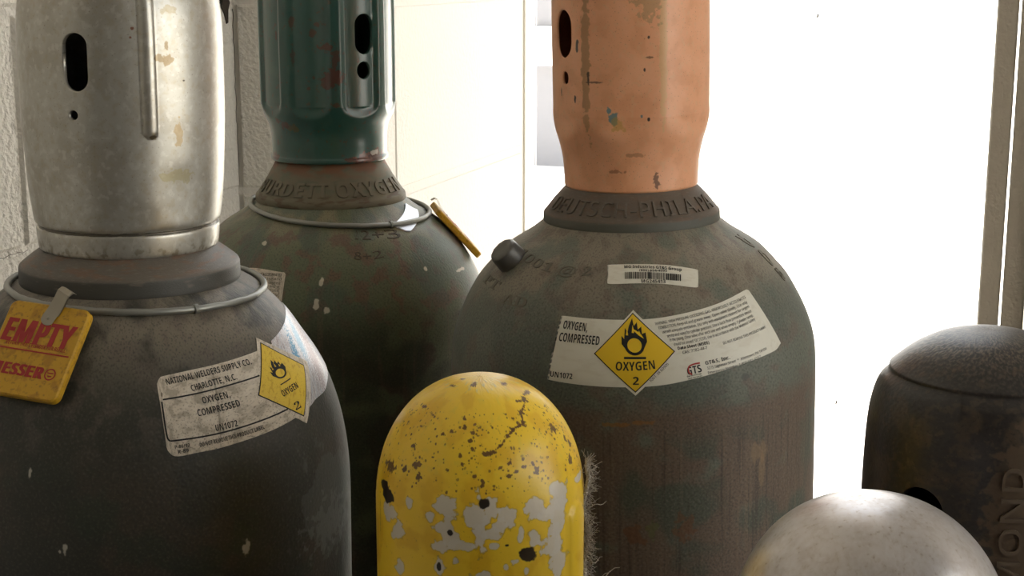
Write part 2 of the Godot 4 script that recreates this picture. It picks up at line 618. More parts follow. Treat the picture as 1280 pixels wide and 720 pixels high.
const TEXT_BARCODE_A := [
	["MG Industries GT&S Group", 1, 0.00237, [Vector2(-0.129, 0.0309), Vector2(0.078, 0.0315), Vector2(0.282, 0.0348)]],
	["(800) 654-4592", 1, 0.00161, [Vector2(-0.022, 0.0333), Vector2(0.176, 0.0345)]],
	["MG245413", 1, 0.00234, [Vector2(-0.013, 0.0416), Vector2(0.149, 0.0424)]],
]
const RELIEF_A := [  # raised or stamped into the steel
	["1001 @ 2", 3, 0.00686, [Vector2(-1.183, 0.0292), Vector2(-0.701, 0.0372), Vector2(-0.360, 0.0366)]],
	["PT", 3, 0.00664, [Vector2(-1.337, 0.0563), Vector2(-1.077, 0.0578)]],
	["AD", 3, 0.00668, [Vector2(-0.967, 0.0641), Vector2(-0.752, 0.0636)]],
	["DO8", 3, 0.00640, [Vector2(1.18, 0.0150), Vector2(1.20, 0.0580)]],
]
const PLUG_A := [Vector2(-1.159, 0.0347)]
const LABEL_B := [[Vector2(0.354, 0.0500), Vector2(0.369, 0.0812)], [Vector2(0.372, 0.0472), Vector2(0.378, 0.0840)], [Vector2(0.397, 0.0463), Vector2(0.411, 0.0865)], [Vector2(0.523, 0.0450), Vector2(0.509, 0.0860)], [Vector2(0.652, 0.0442), Vector2(0.601, 0.0857)], [Vector2(0.795, 0.0433), Vector2(0.703, 0.0848)], [Vector2(0.975, 0.0422), Vector2(0.903, 0.0831)], [Vector2(1.063, 0.0417), Vector2(1.075, 0.0812)], [Vector2(1.166, 0.0411), Vector2(1.183, 0.0797)]]
const FOIL_B := [[Vector2(1.167, 0.0395), Vector2(1.099, 0.0579)], [Vector2(1.287, 0.0375), Vector2(1.127, 0.0677)], [Vector2(1.433, 0.0350), Vector2(1.184, 0.0787)], [Vector2(1.585, 0.0325), Vector2(1.302, 0.0773)], [Vector2(1.72, 0.0310), Vector2(1.450, 0.0768)], [Vector2(1.90, 0.0310), Vector2(1.57, 0.0745)], [Vector2(2.05, 0.034), Vector2(1.80, 0.0715)]]
const DIAMOND_B_OUT := [Vector2(1.055, 0.0352), Vector2(1.407, 0.0582), Vector2(1.147, 0.0861), Vector2(0.856, 0.0652)]
const DIAMOND_B := [Vector2(1.066, 0.0381), Vector2(1.342, 0.0588), Vector2(1.139, 0.0824), Vector2(0.880, 0.0643)]
const TEXT_B := [
	["NATIONAL WELDERS SUPPLY CO.", 1, 0.00330, [Vector2(0.406, 0.0512), Vector2(0.646, 0.0489), Vector2(0.929, 0.0479)]],
	["CHARLOTTE, N.C.", 1, 0.00327, [Vector2(0.529, 0.0559), Vector2(0.654, 0.0546), Vector2(0.797, 0.0538)]],
	["OXYGEN,", 1, 0.00346, [Vector2(0.570, 0.0629), Vector2(0.643, 0.0625), Vector2(0.723, 0.0621)]],
	["COMPRESSED", 1, 0.00342, [Vector2(0.533, 0.0687), Vector2(0.642, 0.0681), Vector2(0.763, 0.0673)]],
	["UN1072", 1, 0.00315, [Vector2(0.606, 0.0772), Vector2(0.662, 0.0771), Vector2(0.723, 0.0767)]],
	["DO NOT REMOVE THIS PRODUCT LABEL", 1, 0.00213, [Vector2(0.520, 0.0836), Vector2(0.679, 0.0825), Vector2(0.862, 0.0813)]],
	["P-86/92", 1, 0.00163, [Vector2(0.406, 0.0828), Vector2(0.474, 0.0826)]],
	["R-89", 1, 0.00177, [Vector2(0.418, 0.0854), Vector2(0.466, 0.0851)]],
]
const RULE_B := [
[Vector2(0.374, 0.0584), Vector2(0.561, 0.0572), Vector2(0.742, 0.0558), Vector2(0.943, 0.0547)],
[Vector2(0.368, 0.0594), Vector2(0.372, 0.0717), Vector2(0.378, 0.0774), Vector2(0.389, 0.0789)],
[Vector2(0.389, 0.0789), Vector2(0.596, 0.0786), Vector2(0.798, 0.0773), Vector2(1.040, 0.0755)]]
const DIAMOND_TEXT_B := [
	["OXYGEN", 1, 0.00340, [Vector2(1.037, 0.0690), Vector2(1.104, 0.0683), Vector2(1.181, 0.0675)]],
	["2", 3, 0.00397, [Vector2(1.092, 0.0777), Vector2(1.140, 0.0774)]],
]
const BAR_B := [Vector2(1.052, 0.0624), Vector2(1.150, 0.0612), Vector2(1.150, 0.0618), Vector2(1.052, 0.0630)]
const FLAME_B := [Vector2(1.094, 0.0568), Vector2(1.146, 0.0563), Vector2(1.089, 0.0538)]
const LABEL_C := [[Vector2(-0.661, 0.0615), Vector2(-0.570, 0.0854)], [Vector2(-0.467, 0.0580), Vector2(-0.411, 0.0834)], [Vector2(-0.257, 0.0595), Vector2(-0.243, 0.0824)], [Vector2(-0.223, 0.0599), Vector2(-0.220, 0.0820)], [Vector2(-0.211, 0.0614), Vector2(-0.211, 0.0804)]]
const TEXT_C := [
	["VIGOROUSLY ACCELERATES", 1, 0.00208, [Vector2(-0.525, 0.0642), Vector2(-0.237, 0.0628)]],
	["slowly. Use and", 0, 0.00206, [Vector2(-0.465, 0.0668), Vector2(-0.234, 0.0659)]],
	["for oxygen.", 0, 0.00203, [Vector2(-0.366, 0.0689), Vector2(-0.237, 0.0689)]],
	["use and w", 0, 0.00200, [Vector2(-0.357, 0.0716), Vector2(-0.241, 0.0717)]],
	["regulations", 0, 0.00201, [Vector2(-0.393, 0.0748), Vector2(-0.243, 0.0746)]],
	["May", 0, 0.00199, [Vector2(-0.289, 0.0771), Vector2(-0.244, 0.0776)]],
]
const RELIEF_C := [
	["2 2+3", 0, 0.00920, [Vector2(0.319, 0.0320), Vector2(0.444, 0.0333), Vector2(0.749, 0.0351)]],
	["8+2", 0, 0.00639, [Vector2(0.277, 0.0491), Vector2(0.384, 0.0506), Vector2(0.515, 0.0494)]],
]
const CHIPS_B := [[-0.074, 0.1295, 0.0138, 0.00365], [0.692, 0.1383, 0.0195, 0.00419], [-0.236, 0.0926, 0.0075, 0.00233], [0.680, 0.1372, 0.0117, 0.00209], [-0.094, 0.1304, 0.0069, 0.00116]]
const CHIPS_C := [[0.042, 0.0667, 0.0214, 0.00238], [0.009, 0.0831, 0.0201, 0.00405], [0.079, 0.0872, 0.0245, 0.00284], [-0.466, 0.0368, 0.0229, 0.00233], [1.208, 0.0715, 0.0705, 0.00137], [0.824, 0.0633, 0.0139, 0.00148], [0.047, 0.0649, 0.0108, 0.00180]]
const RUST_A := [[-0.133, 0.1292, 0.0709, 0.00124], [-0.039, 0.1281, 0.0547, 0.00149], [0.594, 0.1543, 0.0787, 0.00627], [0.634, 0.1656, 0.0225, 0.00815], [-0.061, 0.1990, 0.0558, 0.00697], [0.189, 0.1952, 0.0497, 0.00827], [0.019, 0.1955, 0.0359, 0.00498], [0.496, 0.0678, 0.0523, 0.00243], [0.518, 0.1051, 0.0256, 0.00192], [-0.496, 0.1879, 0.0653, 0.01045]]
const PATCH_Y := [[-0.289, 0.0715, 0.1036, 0.00333], [-0.442, 0.0770, 0.0507, 0.00194], [-0.286, 0.0830, 0.1103, 0.00525], [-0.021, 0.0746, 0.0985, 0.00659], [0.018, 0.0855, 0.0627, 0.00690], [-0.140, 0.0885, 0.1346, 0.00194], [-0.354, 0.0890, 0.0644, 0.00277], [0.114, 0.0724, 0.0721, 0.00464], [0.274, 0.0760, 0.0902, 0.00424], [0.208, 0.0792, 0.0651, 0.00269], [0.555, 0.0740, 0.1162, 0.00408], [0.669, 0.0783, 0.0823, 0.00234], [0.841, 0.0717, 0.1285, 0.00604], [0.823, 0.0817, 0.0895, 0.00862], [0.742, 0.0920, 0.1317, 0.00492], [0.827, 0.1021, 0.1003, 0.00577], [0.530, 0.0872, 0.0573, 0.00342], [-0.706, 0.0725, 0.0447, 0.00210], [-1.001, 0.0810, 0.1032, 0.00435], [-0.853, 0.0882, 0.0860, 0.00371], [-0.823, 0.1045, 0.0628, 0.00264], [-0.365, 0.0994, 0.0448, 0.00346], [-0.205, 0.0958, 0.0326, 0.00162], [0.048, 0.1018, 0.0787, 0.00161], [1.280, 0.0690, 0.1123, 0.00135], [0.112, 0.0832, 0.0711, 0.00282], [0.389, 0.0845, 0.0250, 0.00308], [0.143, 0.0888, 0.0412, 0.00129], [0.338, 0.0969, 0.0442, 0.00146], [0.449, 0.1017, 0.0307, 0.00244], [0.255, 0.0988, 0.0190, 0.00113], [0.731, 0.0862, 0.0878, 0.00328]]
const PIT_Y := [[-1.027, 0.0741, 0.1184, 0.00319], [-1.127, 0.0708, 0.0824, 0.00220], [0.051, 0.0701, 0.0591, 0.00233], [0.476, 0.0947, 0.0900, 0.00325], [-0.252, 0.0833, 0.0244, 0.00138], [-0.365, 0.0994, 0.0215, 0.00200], [0.264, 0.0889, 0.0228, 0.00065]]
const RUST_Y := [[-1.009, 0.0308, 0.0673, 0.00095], [-0.723, 0.0332, 0.0289, 0.00061], [-0.784, 0.0487, 0.0378, 0.00114], [-1.203, 0.0082, 0.1935, 0.00123], [-0.919, 0.0149, 0.1447, 0.00099], [-0.227, 0.0104, 0.1424, 0.00298], [0.975, 0.0129, 0.1526, 0.00189], [1.219, 0.0234, 0.1770, 0.00150], [0.952, 0.0258, 0.0752, 0.00201], [0.794, 0.0256, 0.0719, 0.00087], [0.682, 0.0318, 0.0562, 0.00174], [0.626, 0.0367, 0.0455, 0.00169], [0.541, 0.0365, 0.0191, 0.00170], [0.447, 0.0389, 0.0459, 0.00156], [0.355, 0.0416, 0.0334, 0.00140], [0.260, 0.0451, 0.0396, 0.00089], [0.157, 0.0482, 0.0480, 0.00099], [0.092, 0.0489, 0.0468, 0.00139], [1.078, 0.0436, 0.0865, 0.00253], [1.157, 0.0593, 0.0533, 0.00280], [1.292, 0.0530, 0.0488, 0.00183], [0.619, 0.0586, 0.0484, 0.00188], [0.302, 0.0587, 0.0444, 0.00100], [0.386, 0.0570, 0.0290, 0.00110], [0.325, 0.0534, 0.0268, 0.00106], [0.485, 0.0558, 0.0274, 0.00112], [0.586, 0.0554, 0.0233, 0.00118], [0.232, 0.0550, 0.0246, 0.00088], [-0.039, 0.0584, 0.0232, 0.00085], [-0.179, 0.0368, 0.0311, 0.00128], [-0.063, 0.0394, 0.0375, 0.00096], [-0.088, 0.0432, 0.0316, 0.00106], [-0.334, 0.0392, 0.0304, 0.00077], [-0.447, 0.0409, 0.0221, 0.00090], [-1.071, 0.0613, 0.1211, 0.00263], [-0.816, 0.0597, 0.0345, 0.00173], [-0.670, 0.0564, 0.0612, 0.00182], [-0.609, 0.0614, 0.0356, 0.00170], [-1.122, 0.0705, 0.1035, 0.00148], [0.043, 0.0609, 0.0194, 0.00251], [-0.188, 0.0497, 0.0252, 0.00103], [-0.162, 0.0534, 0.0208, 0.00099], [-0.064, 0.0469, 0.0224, 0.00105], [1.221, 0.0504, 0.0348, 0.00174], [1.271, 0.0333, 0.0676, 0.00042], [-0.496, 0.0518, 0.0189, 0.00058], [0.029, 0.0451, 0.0190, 0.00059], [-0.199, 0.0327, 0.0301, 0.00084], [-0.048, 0.0354, 0.0229, 0.00066], [0.505, 0.0336, 0.0308, 0.00078]]

const SHOULDER := [Vector2(0.0575, 0), Vector2(0.0665, -0.007), Vector2(0.0755, -0.0125), Vector2(0.085, -0.019), Vector2(0.0945, -0.029), Vector2(0.102, -0.038), Vector2(0.110, -0.052), Vector2(0.116, -0.066), Vector2(0.1195, -0.080), Vector2(0.1207, -0.100)]
const SHOULDER_SLIM := [Vector2(0.0575, 0), Vector2(0.0660, -0.0045), Vector2(0.0735, -0.0112), Vector2(0.083, -0.0218), Vector2(0.0905, -0.033), Vector2(0.099, -0.046), Vector2(0.1055, -0.06), Vector2(0.111, -0.078), Vector2(0.1145, -0.10), Vector2(0.1155, -0.12)]
const VLEN := 0.36

var room := Transform3D(Basis(Vector3(0.948, 0, 0.317), Vector3.UP, Vector3(-0.317, 0, 0.948)).orthonormalized(), Vector3(-0.293, 0, -1.62))

func inroom(x: float, y: float, z: float) -> Transform3D:
	return room * Transform3D(Basis(), Vector3(x, y, z))

func boxes(list: Array) -> ArrayMesh:      # [from, to] corners
	var st := begin()
	for b in list:
		var m := BoxMesh.new()
		m.size = b[1] - b[0]
		st.append_from(m, 0, Transform3D(Basis(), (b[0] + b[1]) / 2))
	return st.commit()

func stand(x: float, z: float, lean: float) -> Transform3D:
	return Transform3D(Basis(Vector3(0, 0, 1), -lean), Vector3(x, 0, z))

func marks(list: Array, vlen: float, c: Color, a: float, ragged: float, nz: PackedByteArray) -> Array:
	var out := []
	for b in list: out.append([(b[0] + PI) / TAU, b[1] / vlen, b[2] / TAU, b[3] / vlen, c, a, ragged, nz])
	return out

func body_of(shoulder: Array, y0: float) -> Rev:
	var pts := shoulder.duplicate()
	var r: float = pts[pts.size() - 1].x
	pts.append_array([Vector2(r, 0.014 - y0), Vector2(r - 0.004, 0.004 - y0), Vector2(r - 0.014, -y0), Vector2(0.0001, -y0)])
	return Rev.new(pts, y0)

func ring_of(y0: float, band: float, top: float, neck: float, round_: float) -> Rev:
	return Rev.new([Vector2(neck - 0.006, top + 0.012), Vector2(neck, top + 0.012), Vector2(neck, top), Vector2(neck + 0.0006, top - 0.0008),
		Vector2(lerpf(neck, 0.0567, 0.5) + round_, lerpf(top, band, 0.5)), Vector2(0.0560, band + 0.0012), Vector2(0.0571, band + 0.0002), Vector2(0.0576, band - 0.001), Vector2(0.0578, 0.0006), Vector2(0.0570, -0.0014), Vector2(0.054, -0.002)], y0, false)

func _ready():
	# ------------------------------------------------------------ camera, sky, sun, exposure
	var cam := Camera3D.new()
	cam.name = "camera"
	cam.fov = rad_to_deg(2.0 * atan(360.0 / 1900.0))
	cam.near = 0.02
	cam.position = Vector3(0, 1.45, 0)
	cam.rotation_degrees = Vector3(-12, 0, 0)
	add_child(cam)
	cam.current = true
	var env := Environment.new()
	var sky := Sky.new()
	var sm := ProceduralSkyMaterial.new()
	sm.sky_top_color = C(214, 219, 224)
	sm.sky_horizon_color = C(242, 238, 228)
	sm.sky_curve = 0.2
	sm.ground_bottom_color = C(150, 145, 138)
	sm.ground_horizon_color = C(215, 212, 205)
	sm.sky_energy_multiplier = 1.35
	sky.sky_material = sm
	env.background_mode = Environment.BG_SKY
	env.sky = sky
	env.background_energy_multiplier = 1.0
	env.tonemap_mode = Environment.TONE_MAPPER_LINEAR
	env.tonemap_exposure = 2.05
	env.sdfgi_enabled = true
	env.ssao_enabled = true
	env.ssil_enabled = true
	var we := WorldEnvironment.new()
	we.name = "environment"
	we.environment = env
	add_child(we)
	var sun := DirectionalLight3D.new()
	sun.name = "sun"
	sun.light_energy = 3.6
	sun.light_color = C(255, 245, 228)
	sun.shadow_enabled = true
	sun.light_angular_distance = 0.6
	var to_sun := room.basis * Vector3(-sin(deg_to_rad(62)) * cos(deg_to_rad(66)), sin(deg_to_rad(66)), -cos(deg_to_rad(62)) * cos(deg_to_rad(66)))
	sun.transform = Transform3D(Basis.looking_at(-to_sun), Vector3(0, 8, 0))
	add_child(sun)

	start_fonts()
	ink = mat(C(24, 23, 22), 0.7)
	var grain := grey(512, 512, noise(512, 512, 0.035, 5, 5))
	var pits := grey(1024, 512, noise(1024, 512, 0.28, 8, 3))

	# ------------------------------------------------------------ the room
	var white_wall := rough_skin(mat(C(216, 211, 202), 0.75), grain, 0.35, 5.0)
	var block_paint := rough_skin(mat(C(216, 211, 201), 0.7), grain, 0.2, 7.0)
	var reveal_paint := rough_skin(mat(C(217, 212, 204), 0.7), grain, 0.05, 7.0)
	var plaster := rough_skin(mat(C(196, 193, 187), 0.85), grain, 0.1, 2.0)
	var concrete := rough_skin(mat(C(122, 118, 112), 0.85), grain, 0.2, 1.5)
	var w: Node3D = thing("floor", "grey concrete floor under the cylinders", "floor", inroom(0, 0, 0), "", "structure")
	put("slab", boxes([[Vector3(-0.2, -0.15, -0.51), Vector3(2.8, 0, 5.2)]]), concrete, w)
	w = thing("ceiling", "pale ceiling of the storage room", "ceiling", inroom(0, 0, 0), "", "structure")
	put("slab", boxes([[Vector3(-0.2, 3.3, -0.51), Vector3(2.8, 3.5, 5.2)]]), plaster, w)
	w = thing("wall_right", "painted wall with the wide window opening that lights the room", "wall", inroom(0, 0, 0), "", "structure")
	put("panel", boxes([[Vector3(2.6, 0, -0.51), Vector3(2.8, 3.3, 0.1)], [Vector3(2.6, 0, 1.8), Vector3(2.8, 3.3, 5.2)], [Vector3(2.6, 2.5, 0.1), Vector3(2.8, 3.3, 1.8)], [Vector3(2.6, 0, 0.1), Vector3(2.8, 1.0, 1.8)]]), plaster, w)
	w = thing("wall_rear", "painted wall behind the camera", "wall", inroom(0, 0, 0), "", "structure")
	put("panel", boxes([[Vector3(0, 0, 5.0), Vector3(2.6, 3.3, 5.2)]]), plaster, w)

	# left wall of painted concrete blocks
	w = thing("wall_left", "white painted concrete block wall receding behind the left cylinder", "wall", inroom(0, 0, 0), "", "structure")
	put("mortar", boxes([[Vector3(-0.2, 0, -0.51), Vector3(-0.003, 3.3, 5.2)]]), white_wall, w)
	var rng := RandomNumberGenerator.new()
	rng.seed = 11
	var full := box(Vector3(0.3935, 0.1935, 0.03), 0.003)
	var side := Basis(Vector3(0, 0, 1), Vector3.UP, Vector3(1, 0, 0))
	side = Basis(Vector3(0, 0, -1), Vector3.UP, Vector3(1, 0, 0))
	for row in 15:
		var y := 0.113 + 0.2 * row
		var start := 0.374 if row % 2 == 0 else 0.174
		for k in range(0, 11):
			var z0 := start + 0.4 * (k - 1)
			var z1 := z0 + 0.4
			var m: Mesh = full
			if z0 < 0.0:
				z0 = -0.006
				m = box(Vector3(z1 - z0 - 0.0065, 0.1935, 0.03), 0.003)
			put("block", m, block_paint, w, Transform3D(side, Vector3(-0.015 + rng.randf_range(-0.001, 0.0006), y, (z0 + z1) / 2)))
	# back wall: a pier left of the door, the wall right of it, the lintel
	w = thing("wall_back", "white painted block pier and door reveal behind the green-capped cylinder", "wall", inroom(0, 0, 0), "", "structure")
	put("mortar", boxes([[Vector3(-0.2, 0, -0.51), Vector3(0.1688, 3.3, -0.003)], [Vector3(0.81, 0, -0.51), Vector3(2.6, 3.3, 0)], [Vector3(0.1673, 3.0, -0.51), Vector3(0.81, 3.3, 0)]]), reveal_paint, w)
	for row in 15:
		var y := 0.113 + 0.2 * row
		put("block", box(Vector3(0.163, 0.1935, 0.03), 0.003), block_paint, w, Transform3D(Basis(), Vector3(0.0845, y, -0.015)))
		if y < 3.0:
			put("block", box(Vector3(0.424, 0.1935, 0.03), 0.003), reveal_paint, w, Transform3D(side, Vector3(0.155, y, -0.0303 - 0.212)))
			put("block", box(Vector3(0.0465, 0.1935, 0.03), 0.003), reveal_paint, w, Transform3D(side, Vector3(0.155, y, -0.4605 - 0.0265)))
	var crack := mat(C(58, 50, 40), 0.9)
	for line in [[Vector3(0.0008, 1.405, 0.0008), Vector3(0.0010, 1.215, 0.0012), 0.0008, 24], [Vector3(0.0004, 1.2138, 0.425), Vector3(0.0004, 1.2128, 0.372), 0.0007, 10]]:
		var cs := begin()
		var cp := []
		for k in line[3]:
			var q: Vector3 = line[0].lerp(line[1], k / (line[3] - 1.0))
			cp.append(q + Vector3(0, rng.randf_range(-0.0015, 0.0015), rng.randf_range(-0.0012, 0.0022)))
		tube(cs, cp, line[2] * 0.5, 5, false, 0.4)
		put("crack", done(cs), crack, w)
	put("chipped_hole", board(PackedVector2Array([Vector2(-0.006, 0.012), Vector2(-0.008, 0.002), Vector2(-0.003, -0.004), Vector2(0.001, -0.014), Vector2(0.004, -0.013), Vector2(0.005, 0.0), Vector2(0.009, 0.008), Vector2(0.004, 0.014)]), 0.002, 0.0005), crack, w, Transform3D(Basis(Vector3(0, 0, -1), Vector3.UP, Vector3(1, 0, 0)), Vector3(0.0004, 1.404, 0.016)))
	# glazed door with a metal frame
	var frame := rough_skin(mat(C(126, 120, 110), 0.5, 0.2), grain, 0.08, 6.0)
	var white_frame := mat(C(235, 230, 218), 0.5)
	w = thing("door_1", "glazed door with brown metal stile, bright daylight behind", "door", inroom(0, 0, 0), "", "structure")
	put("jamb", box(Vector3(0.0105, 3.0, 0.042), 0.001), white_frame, w, Transform3D(Basis(), Vector3(0.1662, 1.5, -0.4870)))
	put("stile", box(Vector3(0.0245, 2.96, 0.04), 0.002), frame, w, Transform3D(Basis(), Vector3(0.7690, 1.5, -0.4865)))
	put("jamb", box(Vector3(0.027, 3.0, 0.044), 0.002), frame, w, Transform3D(Basis(), Vector3(0.7975, 1.5, -0.486)))
	put("rail", box(Vector3(0.576, 0.10, 0.036), 0.002), frame, w, Transform3D(Basis(), Vector3(0.469, 2.93, -0.4865)))
	put("rail", box(Vector3(0.576, 0.20, 0.036), 0.002), frame, w, Transform3D(Basis(), Vector3(0.469, 0.12, -0.4865)))
	var glass := mat(Color(1, 1, 1, 0.04), 0.02)
	glass.transparency = BaseMaterial3D.TRANSPARENCY_ALPHA
	put("pane", box(Vector3(0.578, 2.664, 0.004)), glass, w, Transform3D(Basis(), Vector3(0.469, 1.551, -0.4865)))

	for q in [Vector3(0.589, 0.897, -0.484), Vector3(0.545, 1.389, -0.484)]:
		put("dirt_speck", board(PackedVector2Array([Vector2(-0.0012, -0.0034), Vector2(0.0010, -0.0026), Vector2(0.0016, 0.0022), Vector2(-0.0004, 0.0016)]), 0.0008, 0.0002), crack, w, Transform3D(Basis(), q))
	# ------------------------------------------------------------ outside
	var pave := rough_skin(mat(C(204, 203, 200), 0.9), grain, 0.2, 0.8)
	w = thing("ground", "sunlit pale concrete yard outside the door", "ground", inroom(0, 0, 0), "", "structure")
	put("pavement", boxes([[Vector3(-160, -0.3, -160), Vector3(160, -0.16, 160)]]), pave, w)
	w = thing("building", "pale lilac shed with a white ledge, seen through the glass beside the orange cap", "building", inroom(0, -0.16, -10.4))
	put("wall", boxes([[Vector3(-9, 0, -0.5), Vector3(-2.45, 1.5, 0)]]), mat(C(124, 124, 130), 0.8), w)
	put("ledge", boxes([[Vector3(-9, 0.82, 0), Vector3(-2.43, 0.97, 0.12)]]), mat(C(244, 244, 246), 0.6), w)
	put("band", boxes([[Vector3(-9, 0.97, 0), Vector3(-2.44, 1.13, 0.06)]]), mat(C(225, 222, 205), 0.7), w)
	put("panel", boxes([[Vector3(-9, 0, 0), Vector3(-3.05, 0.80, 0.02)]]), mat(C(138, 138, 150), 0.7), w)
	put("roof", boxes([[Vector3(-9.1, 1.5, -0.6), Vector3(-2.4, 1.56, 0.1)]]), mat(C(120, 116, 112), 0.8), w)

	# ------------------------------------------------------------ the cylinder with the orange cap
	var n1 := noise(1536, 768, 0.010, 21, 4)
	var n2 := noise(1536, 768, 0.022, 22, 4)
	var n3 := noise(1536, 768, 0.006, 23, 3)
	var nf := noise(1536, 768, 0.25, 24, 2)
	var ns := noise(1536, 768, 0.07, 25, 3, 1.0, 22.0)
	var ns2 := noise(1536, 768, 0.16, 26, 2, 1.0, 40.0)
	var nb := noise(1536, 768, 0.06, 27, 3)
	var skin_a := paint(1536, 768, C(104, 107, 93), [
		[n1, 0.15, 0.55, C(132, 122, 104), 0.95, [-1, -0.5, 0.12, 0.24]],
		[n2, 0.50, 0.72, C(106, 88, 76), 0.55, null],
		[n3, 0.48, 0.62, C(82, 90, 80), 0.5, [0.1, 0.2, 2, 3]],
		[n1, 0.05, 0.35, C(106, 87, 71), 0.92, [0.315, 0.352, 2, 3]],
		[n3, 0.50, 0.66, C(72, 82, 68), 0.7, [0.36, 0.42, 2, 3]],
		[ns, 0.58, 0.80, C(124, 103, 82), 0.45, [0.33, 0.42, 2, 3]],
		[ns2, 0.60, 0.85, C(60, 51, 43), 0.45, [0.33, 0.40, 2, 3]],
		[nf, 0.60, 0.80, C(140, 130, 114), 0.35, null],
		[nf, 0.40, 0.18, C(58, 54, 48), 0.45, null]],
		marks(RUST_A.slice(0, 2), VLEN, C(150, 96, 44), 0.6, 0.9, nb) + marks(RUST_A.slice(2, 4), VLEN, C(150, 122, 88), 0.45, 1.0, ns) + marks(RUST_A.slice(4, 6), VLEN, C(116, 72, 44), 0.55, 0.9, nb) + marks(RUST_A.slice(6, 7), VLEN, C(98, 104, 60), 0.5, 0.9, nb) + marks(RUST_A.slice(7, 9), VLEN, C(64, 70, 62), 0.5, 0.8, nb) + marks(RUST_A.slice(9), VLEN, C(100, 66, 48), 0.5, 0.9, nb))
	var ma := dusty(relief(mat(Color.WHITE, 0.6, 0.0, skin_a), pits, 0.02))
	var iron := rough_skin(mat(C(104, 95, 84), 0.7), grain, 0.06, 18.0)
	var ba := body_of(SHOULDER, 1.288)
	var t := thing("gas_cylinder", "tall grey-green gas cylinder with the orange cap and long white oxygen label", "gas cylinder", stand(0.106, -0.985, -0.0215), "tall oxygen cylinders")
	put("body", lathe(ba, 160, VLEN, 0.006), ma, t)
	print_lines("stamped_lettering", ba, RELIEF_A, 0.0, ma_plain(C(104, 98, 84)), t, 0.0008)
	var ra := ring_of(1.288, 0.006, 0.0228, 0.0425, 0.0006)
	var ral: float = ra.s[ra.s.size() - 1]
	var rae := ra.s_of_h(0.0062) / ral
	var p: MeshInstance3D = put("neck_ring", lathe(ra, 128, ral, 0.0015), relief(mat(Color.WHITE, 0.62, 0.0, paint(512, 256, C(98, 86, 74), [[noise(512, 256, 0.03, 51, 4), 0.5, 0.72, C(110, 88, 72), 0.6, null], [noise(512, 256, 0.12, 42, 3), 0.55, 0.8, C(116, 108, 96), 0.4, null], [noise(512, 256, 0.03, 51, 4), 0.1, 0.3, C(88, 90, 82), 0.8, [rae, rae + 0.03, 2, 3]]])), pits, 0.015), t)
	print_lines("raised_lettering", ra, [["DEUTSCH-PHILA.PA", 0, 0.0108, [Vector2(-1.32, ra.s_of_h(0.0090)), Vector2(1.22, ra.s_of_h(0.0090))]]], 0.0, iron, p, 0.0018)
	var ca := Rev.new([Vector2(0.0001, 0.192), Vector2(0.018, 0.190), Vector2(0.034, 0.183), Vector2(0.045, 0.170), Vector2(0.0498, 0.155), Vector2(0.0512, 0.140), Vector2(0.0512, 0.078), Vector2(0.0510, 0.069), Vector2(0.0492, 0.0605), Vector2(0.0462, 0.050), Vector2(0.0444, 0.041), Vector2(0.0437, 0.033), Vector2(0.0433, 0.0232), Vector2(0.0427, 0.0225), Vector2(0.0418, 0.0225), Vector2(0.0412, 0.030)], 1.288)
	ca.mods = [{"kind": "facets", "n": 6, "th": -0.678, "k": 0.42, "lo": 0.054, "hi": 0.178, "soft": 0.013}]
	var ny := noise(1024, 640, 0.012, 31, 4)
	var nyf := noise(1024, 640, 0.05, 32, 4)
	var nys := noise(1024, 640, 0.22, 33, 2)
	var skin_ca := paint(1024, 640, C(238, 172, 130), [
		[ny, 0.50, 0.78, C(222, 154, 112), 0.5, null],
		[nyf, 0.60, 0.80, C(226, 178, 136), 0.4, null],
		[ny, 0.42, 0.22, C(242, 180, 140), 0.5, null],
		[nys, 0.80, 0.92, C(120, 84, 60), 0.6, null]],
		placed(ca, [[-0.30, 0.0706, 0.0028, 0.0042, C(92, 132, 142), 0.8, 0.7], [-0.36, 0.074, 0.0018, 0.0022, C(92, 132, 142), 0.8, 0.7], [-0.23, 0.066, 0.004, 0.005, C(196, 152, 70), 0.5, 0.8], [0.06, 0.071, 0.0008, 0.001, C(80, 110, 120), 0.8, 0.6], [0.335, 0.115, 0.0026, 0.05, C(220, 184, 130), 0.55, 0.4], [-0.66, 0.105, 0.0032, 0.045, C(170, 128, 84), 0.65, 0.5],
		[0.16, 0.142, 0.008, 0.012, C(168, 140, 98), 0.5, 0.9], [-0.80, 0.115, 0.0016, 0.004, C(60, 46, 38), 0.9, 0.8], [-0.62, 0.095, 0.0008, 0.005, C(70, 52, 42), 0.8, 0.8], [-0.55, 0.092, 0.006, 0.0005, C(90, 64, 48), 0.7, 0.5], [-0.85, 0.081, 0.0009, 0.0022, C(60, 46, 38), 0.9, 0.7], [0.15, 0.069, 0.0009, 0.0012, C(52, 40, 34), 0.95, 0.4], [0.15, 0.119, 0.0008, 0.001, C(60, 46, 36), 0.9, 0.4], [0.10, 0.0995, 0.0006, 0.0012, C(60, 46, 36), 0.9, 0.4], [0.15, 0.107, 0.0035, 0.0006, C(110, 78, 54), 0.7, 0.6],
		[0.30, 0.030, 0.0022, 0.0035, C(96, 64, 46), 0.7, 0.9], [-0.30, 0.036, 0.005, 0.0012, C(150, 96, 66), 0.6, 0.9], [-0.02, 0.047, 0.006, 0.0014, C(160, 112, 76), 0.5, 0.9], [-1.2, 0.085, 0.0008, 0.003, C(70, 52, 42), 0.8, 0.7]], nyf))
	p = put("valve_cap", lathe(ca, 240, ca.s[ca.s.size() - 1], 0.0025, [[-1.125, 0.121, 0.0105, 0.0148], [-1.085, 0.0937, 0.0040, 0.0027]], 0.0014), mat(Color.WHITE, 0.42, 0.0, skin_ca), t)
